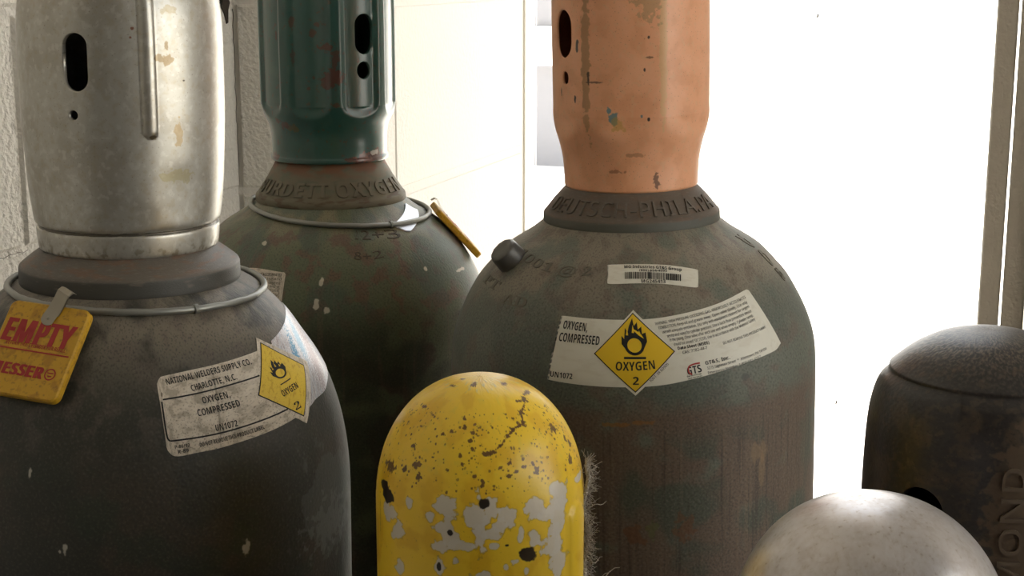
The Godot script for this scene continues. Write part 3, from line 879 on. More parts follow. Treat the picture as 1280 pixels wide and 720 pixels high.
	# pressure plug on the shoulder
	var plug := Rev.new([Vector2(0.0001, 0.0112), Vector2(0.0078, 0.0112), Vector2(0.0080, 0.0111), Vector2(0.0094, 0.0096), Vector2(0.0096, 0.0092), Vector2(0.0102, 0.0), Vector2(0.0106, -0.008), Vector2(0.0001, -0.008)], 0.0, false)
	var pn := ba.n(-1.159, 0.0347)
	var px := Vector3.UP.cross(pn).normalized()
	put("plug", lathe(plug, 10, 0.02), mat(C(104, 101, 95), 0.42, 0.3), t, Transform3D(Basis(px, pn, px.cross(pn)), ba.p(-1.159, 0.0347)))
	# its two stickers
	var nl := noise(512, 256, 0.02, 41, 4)
	var nlf := noise(512, 256, 0.12, 42, 3)
	var paper_a := mat(Color.WHITE, 0.5, 0.0, paint(512, 256, C(226, 221, 205), [[nl, 0.52, 0.8, C(216, 209, 190), 0.6, null], [nlf, 0.74, 0.9, C(196, 186, 168), 0.3, null]]))
	var yellow_ink := mat(C(238, 196, 36), 0.5)
	p = put("product_label", sheet(ba, LABEL_A, 0.0003, 12, 6), paper_a, t)
	put("diamond_backing", patch(ba, DIAMOND_A_OUT, 0.00034, 12), paper_a, p)
	put("diamond_border", patch(ba, DIAMOND_A, 0.00042, 12), ink, p)
	put("hazard_diamond", patch(ba, DIAMOND_A, 0.0005, 12, -0.035), yellow_ink, p)
	print_lines("lettering", ba, TEXT_A, 0.00046, ink, p)
	print_lines("diamond_lettering", ba, DIAMOND_TEXT_A, 0.0006, ink, p)
	emblem(ba, FLAME_A, BAR_A, 0.0006, yellow_ink, p)
	var st := begin()
	ribbon(st, ba, [Vector2(0.226, 0.1003), Vector2(0.209, 0.0985), Vector2(0.212, 0.0955), Vector2(0.238, 0.0942), Vector2(0.272, 0.0938)], 0.0009, 0.00047)
	put("logo_arc", done(st), mat(C(176, 52, 44), 0.5), p)
	p = put("barcode_label", sheet(ba, BARCODE_A, 0.0003, 8, 6), paper_a, t)
	st = begin()
	rng.seed = 5
	var u := 0.0
	while u < 0.985:
		var bw: float = [0.007, 0.007, 0.013, 0.02][rng.randi_range(0, 3)]
		for half in 1:
			var e := []
			for uu in [u, minf(u + bw, 1.0)]:
				e.append(spline([BARS_A[0], BARS_A[1], BARS_A[2]], uu))
				e.append(spline([BARS_A[5], BARS_A[4], BARS_A[3]], uu))
			tri(st, ba.p(e[0].x, e[0].y, 0.0005), ba.p(e[2].x, e[2].y, 0.0005), ba.p(e[3].x, e[3].y, 0.0005))
			tri(st, ba.p(e[0].x, e[0].y, 0.0005), ba.p(e[3].x, e[3].y, 0.0005), ba.p(e[1].x, e[1].y, 0.0005))
		u += bw + [0.006, 0.009, 0.014][rng.randi_range(0, 2)]
	put("barcode", done(st), ink, p)
	print_lines("lettering", ba, TEXT_BARCODE_A, 0.0005, ink, p)

	# ------------------------------------------------------------ the left cylinder with the silver cap
	var skin_b := paint(1536, 768, C(49, 48, 39), [
		[n1, 0.10, 0.50, C(124, 114, 98), 0.95, [-1, -0.5, 0.05, 0.20]],
		[n2, 0.45, 0.70, C(96, 84, 74), 0.5, [-1, -0.5, 0.16, 0.3]],
		[n3, 0.50, 0.68, C(74, 62, 50), 0.5, [0.2, 0.3, 2, 3]],
		[n1, 0.55, 0.75, C(44, 52, 40), 0.6, [0.2, 0.3, 2, 3]],
		[nf, 0.60, 0.80, C(112, 106, 96), 0.3, null],
		[nf, 0.40, 0.18, C(36, 35, 32), 0.45, null]],
		marks(CHIPS_B, VLEN, C(186, 178, 162), 0.9, 0.8, nb) + [[0.705, 0.36, 0.045, 0.07, C(92, 96, 92), 0.5, 0.9, n2], [0.70, 0.40, 0.03, 0.035, C(116, 118, 114), 0.5, 1.2, nb]])
	var mb := dusty(relief(mat(Color.WHITE, 0.52, 0.0, skin_b), pits, 0.02))
	var bb := body_of(SHOULDER_SLIM, 1.286)
	t = thing("gas_cylinder", "tall dark gas cylinder with bare silver cap and creased oxygen label, at far left", "gas cylinder", stand(-0.216, -0.800, 0.009), "tall oxygen cylinders")
	put("body", lathe(bb, 160, VLEN, 0.006), mb, t)
	var rb := ring_of(1.286, 0.009, 0.0188, 0.0450, 0.0005)
	var rbl: float = rb.s[rb.s.size() - 1]
	var rbe := rb.s_of_h(0.0092) / rbl
	var nr := noise(512, 256, 0.03, 51, 4)
	put("neck_ring", lathe(rb, 128, rbl, 0.0015), relief(mat(Color.WHITE, 0.5, 0.0, paint(512, 256, C(100, 92, 82), [[nr, 0.5, 0.72, C(118, 88, 68), 0.7, [-1, -0.5, rbe - 0.06, rbe]], [nlf, 0.55, 0.8, C(122, 114, 104), 0.5, null], [nr, 0.1, 0.3, C(66, 65, 60), 0.85, [rbe, rbe + 0.03, 2, 3]]])), pits, 0.015), t)
	var cb := Rev.new([Vector2(0.0001, 0.190), Vector2(0.014, 0.189), Vector2(0.027, 0.1845), Vector2(0.038, 0.176), Vector2(0.0458, 0.163), Vector2(0.0500, 0.149), Vector2(0.0516, 0.138), Vector2(0.0521, 0.125), Vector2(0.0521, 0.095), Vector2(0.0515, 0.075), Vector2(0.0503, 0.052), Vector2(0.0492, 0.041), Vector2(0.0484, 0.0345), Vector2(0.0476, 0.0325), Vector2(0.0464, 0.0314), Vector2(0.0464, 0.0302), Vector2(0.0474, 0.0290), Vector2(0.0469, 0.0215), Vector2(0.0462, 0.0187), Vector2(0.0450, 0.0184), Vector2(0.0440, 0.0190), Vector2(0.0436, 0.030)], 1.286)
	cb.mods = [{"kind": "rib", "th": 0.488, "lo": 0.0835, "hi": 0.148, "w": 0.0040, "d": 0.0030}, {"kind": "dent", "th": 0.86, "h": 0.05, "w": 0.02, "d": 0.0007}, {"kind": "dent", "th": -0.3, "h": 0.06, "w": 0.03, "d": 0.0006}]
	var skin_cb := paint(1024, 640, C(190, 187, 178), [
		[ny, 0.48, 0.75, C(174, 168, 156), 0.6, null],
		[nyf, 0.58, 0.80, C(178, 167, 145), 0.45, null],
		[nyf, 0.40, 0.20, C(208, 206, 198), 0.6, null],
		[nys, 0.78, 0.92, C(120, 108, 92), 0.5, null],
		[nyf, 0.52, 0.74, C(128, 120, 104), 0.6, [0.90, 0.93, 2, 3]]],
		[[0.603, 0.47, 0.012, 0.012, C(132, 108, 72), 0.6, 0.9, nyf], [0.607, 0.44, 0.004, 0.014, C(126, 104, 72), 0.6, 0.7, nyf], [0.556, 0.40, 0.003, 0.004, C(120, 62, 44), 0.7, 0.6, nyf], [0.553, 0.42, 0.002, 0.003, C(120, 62, 44), 0.7, 0.6, nyf], [0.623, 0.64, 0.006, 0.03, C(164, 136, 92), 0.55, 0.9, nyf], [0.58, 0.645, 0.006, 0.005, C(110, 92, 64), 0.7, 0.7, nyf], [0.615, 0.36, 0.012, 0.012, C(150, 130, 92), 0.4, 0.9, nyf], [0.635, 0.52, 0.003, 0.003, C(60, 54, 48), 0.8, 0.6, nyf], [0.46, 0.455, 0.012, 0.0014, C(90, 84, 76), 0.7, 0.5, nyf], [0.62, 0.74, 0.03, 0.016, C(168, 156, 112), 0.5, 0.9, nyf]] + placed(cb, [[0.0, 0.0308, 0.16, 0.0009, C(74, 68, 58), 0.8, 0.5]], nyf))
	put("valve_cap", lathe(cb, 288, cb.s[cb.s.size() - 1], 0.0022, [[-0.1964, 0.1174, 0.0064, 0.0142], [-0.2416, 0.0915, 0.0024, 0.0024]]), mat(Color.WHITE, 0.36, 0.72, skin_cb), t)
	var paper_b := mat(Color.WHITE, 0.55, 0.0, paint(512, 256, C(212, 200, 182), [[nl, 0.50, 0.75, C(168, 156, 138), 0.75, null], [nlf, 0.56, 0.8, C(140, 128, 112), 0.5, null], [nl, 0.36, 0.2, C(226, 216, 200), 0.6, null], [nlf, 0.66, 0.85, C(104, 94, 82), 0.5, [0.3, 0.6, 2, 3]]],
		[[0.52, 0.5, 0.006, 0.5, C(120, 108, 92), 0.5, 0.6, nlf], [0.12, 0.23, 0.03, 0.03, C(96, 84, 70), 0.8, 0.7, nlf]]))
	p = put("product_label", sheet(bb, LABEL_B, 0.0003, 12, 6), paper_b, t)
	print_lines("lettering", bb, TEXT_B, 0.00046, ink, p)
	st = begin()
	for l in RULE_B: ribbon(st, bb, l, 0.0008, 0.00046)
	put("ruled_frame", done(st), ink, p)
	var nfo := noise(512, 256, 0.10, 43, 3, 1.0, 7.0)
	var foil := mat(Color.WHITE, 0.36, 0.45, paint(512, 256, C(214, 212, 214), [[nfo, 0.5, 0.75, C(150, 138, 142), 0.75, null], [nlf, 0.50, 0.75, C(240, 238, 238), 0.75, null], [nfo, 0.42, 0.25, C(176, 190, 204), 0.6, null]],
		[[0.33, 0.62, 0.05, 0.5, C(62, 132, 172), 0.85, 0.8, nlf], [0.50, 0.3, 0.06, 0.25, C(110, 160, 190), 0.6, 0.9, nlf], [0.66, 0.6, 0.09, 0.4, C(150, 120, 120), 0.4, 1.0, nlf]]))
	put("foil_label", sheet(bb, FOIL_B, 0.00034, 12, 6), foil, t)
	p = put("hazard_label", patch(bb, DIAMOND_B_OUT, 0.00044, 12), paper_b, t)
	put("diamond_border", patch(bb, DIAMOND_B, 0.00052, 12), ink, p)
	put("hazard_diamond", patch(bb, DIAMOND_B, 0.0006, 12, -0.04), mat(Color.WHITE, 0.5, 0.0, paint(512, 256, C(226, 192, 58), [[nl, 0.55, 0.8, C(196, 152, 34), 0.6, null], [nlf, 0.66, 0.86, C(150, 120, 48), 0.6, null]])), p)
	print_lines("diamond_lettering", bb, DIAMOND_TEXT_B, 0.0007, ink, p)
	emblem(bb, FLAME_B, BAR_B, 0.0007, mat(C(206, 168, 42), 0.5), p)

	# ------------------------------------------------------------ the middle cylinder with the dark green cap
	var skin_c := paint(1536, 768, C(90, 97, 70), [
		[n1, 0.15, 0.55, C(132, 124, 96), 0.8, [-1, -0.5, 0.04, 0.16]],
		[n2, 0.48, 0.68, C(104, 80, 62), 0.85, [0.0, 0.08, 0.22, 0.34]],
		[n3, 0.45, 0.60, C(64, 82, 72), 0.5, [-1, -0.5, 0.2, 0.3]],
		[n1, 0.50, 0.72, C(58, 44, 36), 0.6, [0.22, 0.34, 2, 3]],
		[n3, 0.35, 0.6, C(50, 58, 44), 0.6, [0.22, 0.32, 2, 3]],
		[ns, 0.64, 0.85, C(112, 92, 74), 0.3, null],
		[nf, 0.60, 0.80, C(116, 108, 92), 0.3, null],
		[nf, 0.40, 0.18, C(42, 42, 36), 0.4, null]], marks(CHIPS_C, VLEN, C(206, 196, 176), 0.9, 0.6, nb))
	var bc := body_of(SHOULDER, 1.2735)
	t = thing("gas_cylinder", "tall green gas cylinder with chipped dark green cap, behind the other tall ones", "gas cylinder", stand(-0.140, -1.165, 0.0), "tall oxygen cylinders")
	put("body", lathe(bc, 160, VLEN, 0.006), dusty(relief(mat(Color.WHITE, 0.5, 0.0, skin_c), pits, 0.02)), t)
	print_lines("stamped_lettering", bc, RELIEF_C, 0.0, ma_plain(C(76, 68, 54)), t, 0.0008)
	var rc := ring_of(1.2735, 0.005, 0.0315, 0.0405, -0.0006)
	var skin_rc := paint(512, 256, C(112, 104, 84), [[noise(512, 256, 0.03, 51, 4), 0.45, 0.7, C(96, 100, 80), 0.7, null], [nl, 0.3, 0.6, C(126, 84, 60), 0.85, [-1, -0.5, 0.36, 0.56]], [noise(512, 256, 0.03, 51, 4), 0.5, 0.7, C(92, 70, 52), 0.7, [0.7, 0.8, 2, 3]]])
	p = put("neck_ring", lathe(rc, 128, rc.s[rc.s.size() - 1]), mat(Color.WHITE, 0.65, 0.0, skin_rc), t)
	print_lines("raised_lettering", rc, [["BURDETT OXYGEN", 1, 0.0116, [Vector2(-1.25, rc.s_of_h(0.0080)), Vector2(1.42, rc.s_of_h(0.0080))]]], 0.0, ma_plain(C(112, 104, 86)), p, 0.0020)
	var cc := Rev.new([Vector2(0.0001, 0.200), Vector2(0.018, 0.198), Vector2(0.034, 0.191), Vector2(0.045, 0.178), Vector2(0.0498, 0.163), Vector2(0.0514, 0.148), Vector2(0.0514, 0.082), Vector2(0.0510, 0.073), Vector2(0.0488, 0.0655), Vector2(0.0456, 0.0585), Vector2(0.0441, 0.052), Vector2(0.0438, 0.044), Vector2(0.0438, 0.0365), Vector2(0.0446, 0.0345), Vector2(0.0447, 0.0325), Vector2(0.0440, 0.0315), Vector2(0.0428, 0.0315), Vector2(0.0424, 0.040)], 1.2735)
	cc.mods = [{"kind": "panels", "n": 8, "th": 0.23, "d": 0.0030, "e0": 0.58, "e1": 0.86, "lo": 0.064, "hi": 0.186, "soft": 0.009}]
	var rusty := C(80, 48, 40)
	var skin_cc := paint(1024, 640, C(44, 82, 74), [
		[ny, 0.5, 0.75, C(58, 88, 78), 0.6, null],
		[nyf, 0.72, 0.84, C(84, 62, 50), 0.7, null],
		[nyf, 0.54, 0.66, C(84, 54, 42), 0.9, [0.965, 0.975, 2, 3]],
		[nys, 0.84, 0.93, C(60, 48, 42), 0.6, null]],
		placed(cc, [[0.20, 0.0962, 0.0085, 0.0065, rusty, 0.95, 0.8], [0.10, 0.0915, 0.005, 0.003, rusty, 0.9, 0.8], [0.10, 0.118, 0.0055, 0.0028, rusty, 0.95, 0.8], [0.22, 0.109, 0.0028, 0.008, rusty, 0.8, 0.9], [-0.10, 0.128, 0.003, 0.0026, rusty, 0.85, 0.7], [-0.02, 0.134, 0.0024, 0.002, rusty, 0.85, 0.7], [-0.42, 0.135, 0.0016, 0.005, rusty, 0.7, 0.8], [-0.42, 0.112, 0.0016, 0.006, rusty, 0.6, 0.9], [-0.1, 0.096, 0.0011, 0.0013, rusty, 0.9, 0.6], [-0.18, 0.088, 0.0013, 0.0012, rusty, 0.9, 0.6], [-0.8, 0.063, 0.003, 0.002, rusty, 0.8, 0.8], [-0.55, 0.0585, 0.006, 0.0032, C(84, 76, 46), 0.85, 0.9], [-0.68, 0.060, 0.004, 0.003, rusty, 0.8, 0.9], [0.22, 0.076, 0.003, 0.002, rusty, 0.8, 0.8], [-0.75, 0.125, 0.0012, 0.004, rusty, 0.7, 0.8],
		[0.62, 0.034, 0.010, 0.0028, rusty, 0.95, 0.7], [0.85, 0.035, 0.012, 0.0046, C(116, 74, 60), 0.95, 0.7], [1.05, 0.036, 0.008, 0.006, rusty, 0.95, 0.8], [0.98, 0.0385, 0.004, 0.0022, C(206, 204, 196), 0.8, 0.6], [-1.1, 0.036, 0.008, 0.003, rusty, 0.9, 0.8], [-0.95, 0.046, 0.001, 0.002, rusty, 0.9, 0.6]], nyf))
	var mcc := mat(Color.WHITE, 0.28, 0.0, skin_cc)
	mcc.clearcoat_enabled = true
	mcc.clearcoat = 0.4
	mcc.clearcoat_roughness = 0.15
	put("valve_cap", lathe(cc, 288, cc.s[cc.s.size() - 1], 0.0025, [[0.709, 0.127, 0.0082, 0.0145], [0.696, 0.1006, 0.0062, 0.0054]]), mcc, t)
	p = put("product_label", sheet(bc, LABEL_C, 0.0003, 8, 6), paper_b, t)
	print_lines("lettering", bc, TEXT_C, 0.00046, ink, p)

	# ------------------------------------------------------------ wires and tags
	var wire := mat(C(150, 150, 144), 0.42, 0.7)
	wire_ring(bb, stand(-0.216, -0.800, 0.009), 0.0655, Vector2(0.0035, 0.001), 0.0018, wire, "grey wire ring lying round the neck of the silver-capped cylinder")
	wire_ring(bc, stand(-0.140, -1.165, 0.0), 0.0672, Vector2(0.0078, 0.0045), 0.0019, wire, "grey wire ring lying round the neck of the green-capped cylinder")
	var tag_paint := mat(Color.WHITE, 0.5, 0.0, paint(256, 256, C(206, 158, 34), [[noise(256, 256, 0.02, 61, 4), 0.5, 0.75, C(176, 128, 30), 0.8, null], [noise(256, 256, 0.06, 62, 4), 0.66, 0.85, C(146, 108, 34), 0.6, null]]))
	tag_paint.uv1_triplanar = true
	tag_paint.uv1_scale = Vector3.ONE * 18.0
	var c0 := Vector3(-0.2477, 1.2856, -0.741)
	var ex := (Vector3(-0.2035, 1.2832, -0.7247) - c0).normalized()
	var ey := (c0 - Vector3(-0.2561, 1.2479, -0.7131))
	ey = (ey - ex * ey.dot(ex)).normalized()
	var ez := ex.cross(ey)
	var t1 := Transform3D(Basis(ex, ey, ez), c0 + ex * 0.0233 - ey * 0.0246 + ez * 0.001)
	empty_tag(t1, tag_paint, "yellow EMPTY tag lying flat on the shoulder of the silver-capped cylinder", Vector2(-0.0050, 0.0028))
	var where := stand(-0.140, -1.165, 0.0)
	var th := 1.73
	var sp := 0.0475
	var nz := bc.n(th, sp)
	var dx := Vector3(cos(th), 0, -sin(th))
	var t2 := where * Transform3D(Basis(dx, nz.cross(dx), nz), bc.p(th, sp) + nz * 0.0027)
	empty_tag(t2, tag_paint, "yellow tag seen edge-on at the right shoulder of the green-capped cylinder", Vector2(-0.012, 0.0))
	t = thing("metal_tag", "small blank silver tag tucked under the wire on the green-capped cylinder", "tag", where)
	put("plate", sheet(bc, [[Vector2(1.30, 0.0035), Vector2(0.755, 0.0215)], [Vector2(1.33, 0.0068), Vector2(0.80, 0.0262)], [Vector2(1.36, 0.0105), Vector2(0.845, 0.0300)], [Vector2(1.40, 0.0130), Vector2(0.90, 0.0305)]], 0.0011, 8, 4), mat(C(214, 216, 222), 0.35, 0.6), t)

	# ------------------------------------------------------------ the yellow domed cap
	var yp := []
	for v in [Vector2(0.0001, 0), Vector2(0.010, -0.0009), Vector2(0.0195, -0.0042), Vector2(0.0285, -0.0105), Vector2(0.0360, -0.0195), Vector2(0.0415, -0.0305), Vector2(0.0446, -0.042), Vector2(0.0458, -0.052), Vector2(0.0460, -0.060), Vector2(0.0460, -0.09), Vector2(0.0460, -0.125), Vector2(0.0460, -0.16), Vector2(0.0448, -0.17), Vector2(0.042, -0.17), Vector2(0.041, -0.16)]: yp.append(Vector2(v.x * 1.035, v.y))
	var by := Rev.new(yp, 1.2693)
	by.mods = [{"kind": "rib", "th": 1.125, "lo": -0.155, "hi": -0.060, "w": 0.0088, "d": 0.0022}]
	var VY := 0.19
	var nyr := noise(1024, 640, 0.035, 34, 4)
	var nyd := noise(1024, 640, 0.11, 35, 3)
	var nyc := noise(1024, 640, 0.10, 36, 1, 1.0, 1.0, 1)
	rng.seed = 77
	var dots := []
	var rust := C(104, 72, 44)
	for i in 460:
		var a := rng.randf_range(-1.35, 1.4)
		var b := rng.randf_range(0.030, 0.066)
		if rng.randf() < 0.35 and a < -0.3: continue
		var sz := rng.randf_range(0.0002, 0.00062)
		dots.append([(a + PI) / TAU, b / VY, sz / 0.0476 / TAU, sz / VY, rust if rng.randf() < 0.7 else C(150, 112, 44), rng.randf_range(0.5, 0.95), 0.8, nyd])
	var primer := marks(PATCH_Y, VY, C(222, 212, 196), 0.95, 0.75, nyr)
	for q in primer:
		q[2] *= 1.08
		q[3] *= 1.12
	var edges := []
	for q in primer:
		var e: Array = q.duplicate()
		e[2] *= 1.06
		e[3] *= 1.08
		e[4] = C(150, 112, 44)
		e[5] = 0.6
		edges.append(e)
	var chain := [8, 10, 11, 13, 14, 15, 16]
	for i in chain.size() - 1:
		for k in 12:
			var f := k / 12.0
			dots.append([lerpf((RUST_Y[chain[i]][0] + PI) / TAU, (RUST_Y[chain[i + 1]][0] + PI) / TAU, f) + rng.randf_range(-0.0008, 0.0008), lerpf(RUST_Y[chain[i]][1], RUST_Y[chain[i + 1]][1], f) / VY, 0.0021 if i < 4 else 0.0013, 0.0030 if i < 4 else 0.0019, rust, 0.9 if i < 4 else 0.6, 0.9, nyd])
	var skin_y := paint(1024, 640, C(250, 208, 54), [
		[ny, 0.50, 0.75, C(236, 186, 42), 0.7, null],
		[nyr, 0.60, 0.85, C(236, 204, 70), 0.5, [-1, -0.5, 0.30, 0.36]],
		[nyd, 0.80, 0.95, C(140, 100, 40), 0.6, [0.12, 0.2, 0.36, 0.42]],
		[nyd, 0.82, 0.96, C(160, 120, 50), 0.5, null],
		[nyr, 0.62, 0.80, C(214, 196, 150), 0.6, [-1, -0.5, 0.08, 0.12]]],
		edges + primer + small(marks(RUST_Y, VY, rust, 0.88, 0.85, nyd), 0.86) + marks(PIT_Y, VY, C(46, 36, 28), 0.97, 0.55, nyr) + dots + [[0.272, 0.52, 0.004, 0.16, C(120, 92, 66), 0.8, 0.8, nyd], [0.31, 0.47, 0.0012, 0.06, C(150, 120, 80), 0.6, 0.7, nyd]])
	var my := relief(mat(Color.WHITE, 0.32, 0.0, skin_y), grey(1024, 640, nyr), 0.012)
	t = thing("gas_cylinder", "shorter gas cylinder with the domed yellow cap, paint chipped to grey primer", "gas cylinder", stand(-0.0145, -0.66, 0.0), "small cylinders with domed caps")
	put("valve_cap", lathe(by, 200, VY, 0.0035), my, t)
	put("body", lathe(small_body(1.2693 - 0.168, 0.098), 96, VLEN, 0.01), mat(C(70, 66, 58), 0.6), t)

	# frayed cloth strip hanging at the right of the yellow cap
	var cloth := mat(C(206, 197, 184), 0.95)
	t = thing("frayed_strip", "frayed grey cloth strip with loose threads along the right side of the yellow cap", "cloth strip", stand(-0.0145, -0.66, 0.0))
	rng.seed = 9
	st = begin()
	var spine := []
	for i in 36:
		var y := 1.2693 - 0.037 - 0.0042 * i
		spine.append(Vector3(0.0478 + 0.0010 * sin(i * 0.9) + rng.randf_range(-0.0004, 0.0004), y, 0.006 + 0.0015 * sin(i * 0.5)))
	tube(st, spine, 0.0009, 10, false, 3.0)
	put("strip", done(st), rough_skin(cloth, grain, 0.2, 40.0), t)
	st = begin()
	for i in 1600:
		var o: Vector3 = spine[0].lerp(spine[35], rng.randf())
		o.x = spine[clampi(int((1.2323 - o.y) / 0.0042), 0, 35)].x
		var d := Vector3(rng.randf_range(-0.2, 1.0), rng.randf_range(-0.8, 0.8), rng.randf_range(-0.9, 0.9)).normalized()
		var l := rng.randf_range(0.002, 0.0068)
		var bend := Vector3(rng.randf_range(-1, 1), rng.randf_range(-1, 1), rng.randf_range(-1, 1)) * l * 0.35
		tube(st, [o, o + d * l * 0.5 + bend * 0.5, o + d * l + bend * rng.randf_range(-1, 1)], 0.00013, 3)
	p = put("fuzz", done(st), cloth, t)
	p.set_meta("kind", "stuff")
	for e in [[0.060, 0.0085, 0.3], [0.085, 0.007, -0.1], [0.098, 0.015, 0.55], [0.101, 0.010, 0.9], [0.118, 0.013, 0.35], [0.121, 0.018, 0.15], [0.124, 0.021, 0.5], [0.132, 0.014, -0.2], [0.111, 0.008, -0.5]]:
		st = begin()
		var o := Vector3(0.0490, 1.2693 - e[0], 0.006)
		var pts := []
		for k in 7:
			var f := k / 6.0
			pts.append(o + Vector3(e[1] * f, e[1] * e[2] * f + 0.0012 * sin(f * 7.0 + e[0] * 90.0), 0.002 * sin(f * 5.0)))
		tube(st, pts, 0.00028, 5, false, 0.4)
		put("thread", done(st), cloth, t)

	# ------------------------------------------------------------ the silver dome
	var bs := Rev.new([Vector2(0.0001, 0), Vector2(0.012, -0.0012), Vector2(0.024, -0.0055), Vector2(0.034, -0.0125), Vector2(0.042, -0.022), Vector2(0.048, -0.034), Vector2(0.0512, -0.046), Vector2(0.0522, -0.058), Vector2(0.0523, -0.075), Vector2(0.0523, -0.10), Vector2(0.0523, -0.13), Vector2(0.0523, -0.155), Vector2(0.051, -0.16), Vector2(0.048, -0.16), Vector2(0.047, -0.15)], 1.2585)
	var m5 := noise(512, 512, 0.02, 71, 4)
	var m6 := noise(512, 512, 0.07, 72, 4)
	var skin_s := paint(512, 512, C(200, 194, 192), [
		[m5, 0.48, 0.75, C(182, 173, 168), 0.6, null],
		[m6, 0.60, 0.82, C(170, 156, 140), 0.55, null],
		[m6, 0.40, 0.22, C(208, 205, 204), 0.6, null],
		[m6, 0.80, 0.88, C(120, 104, 90), 0.7, null]])
	var dome_metal := mat(Color.WHITE, 0.32, 0.65, skin_s)
	dome_metal.uv1_triplanar = true
	dome_metal.uv1_scale = Vector3.ONE * 9.0
	t = thing("gas_cylinder", "shorter gas cylinder with the smooth silver dome cap, in the foreground at the right", "gas cylinder", stand(0.1335, -0.53, 0.0), "small cylinders with domed caps")
	put("valve_cap", lathe(bs, 200, 0.2, 0.0035), dome_metal, t)
	put("body", lathe(small_body(1.2585 - 0.158, 0.084), 96, VLEN, 0.01), mat(C(96, 96, 92), 0.6), t)

	# ------------------------------------------------------------ the rusty black cap at the right edge
	var bk := Rev.new([Vector2(0.0001, 0), Vector2(0.012, -0.0006), Vector2(0.024, -0.0035), Vector2(0.036, -0.0100), Vector2(0.0452, -0.0178), Vector2(0.0464, -0.0192), Vector2(0.0462, -0.0206), Vector2(0.0470, -0.0214), Vector2(0.0515, -0.0270), Vector2(0.0546, -0.038), Vector2(0.0560, -0.052), Vector2(0.0567, -0.075), Vector2(0.0568, -0.10), Vector2(0.0568, -0.13), Vector2(0.0567, -0.165), Vector2(0.0555, -0.17), Vector2(0.052, -0.17), Vector2(0.051, -0.16)], 1.281)
	var skin_k := paint(1024, 640, C(44, 40, 38), [
		[nyf, 0.40, 0.66, C(92, 80, 68), 0.75, [-1, -0.5, 0.10, 0.24]],
		[nyd, 0.50, 0.66, C(136, 120, 100), 0.5, [-1, -0.5, 0.13, 0.30]],
		[nyr, 0.58, 0.72, C(84, 68, 52), 0.5, [0.1, 0.2, 0.5, 0.7]],
		[ny, 0.55, 0.72, C(74, 60, 46), 0.6, [0.2, 0.3, 2, 3]],
		[nyd, 0.72, 0.85, C(96, 82, 64), 0.4, [0.1, 0.2, 0.6, 0.8]],
		[nyd, 0.35, 0.2, C(30, 27, 25), 0.6, null]],
		[[0.5, 0.56, 0.045, 0.22, C(96, 78, 60), 0.75, 0.5, nyr]])
	t = thing("gas_cylinder", "gas cylinder with the rusty black cast cap, at the right edge by the door", "gas cylinder", stand(0.2275, -0.70, 0.0), "small cylinders with domed caps")
	var mk_ := relief(mat(Color.WHITE, 0.36, 0.0, skin_k), grey(1024, 640, nyd), 0.012)
	p = put("valve_cap", lathe(bk, 200, 0.2, 0.0035, [[-0.80, -0.0775, 0.0115, 0.0125]], 0.004), mk_, t)
	print_lines("raised_lettering", bk, [["MOND", 0, 0.0100, [Vector2(0.015, 0.1425), Vector2(0.015, 0.0853)]]], 0.0, ma_plain(C(92, 76, 60)), p, 0.0022)
	put("body", lathe(small_body(1.281 - 0.168, 0.098), 96, VLEN, 0.01), mat(C(48, 44, 40), 0.6), t)

func dusty(m: StandardMaterial3D) -> StandardMaterial3D:      # a film of dust catches light at grazing angles
	m.rim_enabled = true
	m.rim = 0.2
	m.rim_tint = 0.8
	return m

func small(list: Array, k: float) -> Array:
	for q in list:
		q[2] *= k
		q[3] *= k
	return list

# marks given by [theta, height, half width, half height, colour, strength, raggedness] on a turned part
func placed(r: Rev, list: Array, nz: PackedByteArray) -> Array:
	var out := []
	var total: float = r.s[r.s.size() - 1]
	for b in list:
		var x := r.s_of_h(b[1])
		out.append([(b[0] + PI) / TAU, x / total, b[2] / r.at(x).x / TAU, b[3] / total, b[4], b[5], b[6], nz])
	return out

func ma_plain(c: Color) -> StandardMaterial3D:
	return mat(c, 0.65)

func small_body(y0: float, r: float) -> Rev:
	return Rev.new([Vector2(0.030, 0.03), Vector2(0.038, 0.028), Vector2(0.038, 0.004), Vector2(0.05, -0.002), Vector2(r * 0.72, -0.014), Vector2(r * 0.9, -0.036), Vector2(r * 0.98, -0.062), Vector2(r, -0.09), Vector2(r, 0.01 - y0), Vector2(r - 0.008, -y0), Vector2(0.0001, -y0)], y0)

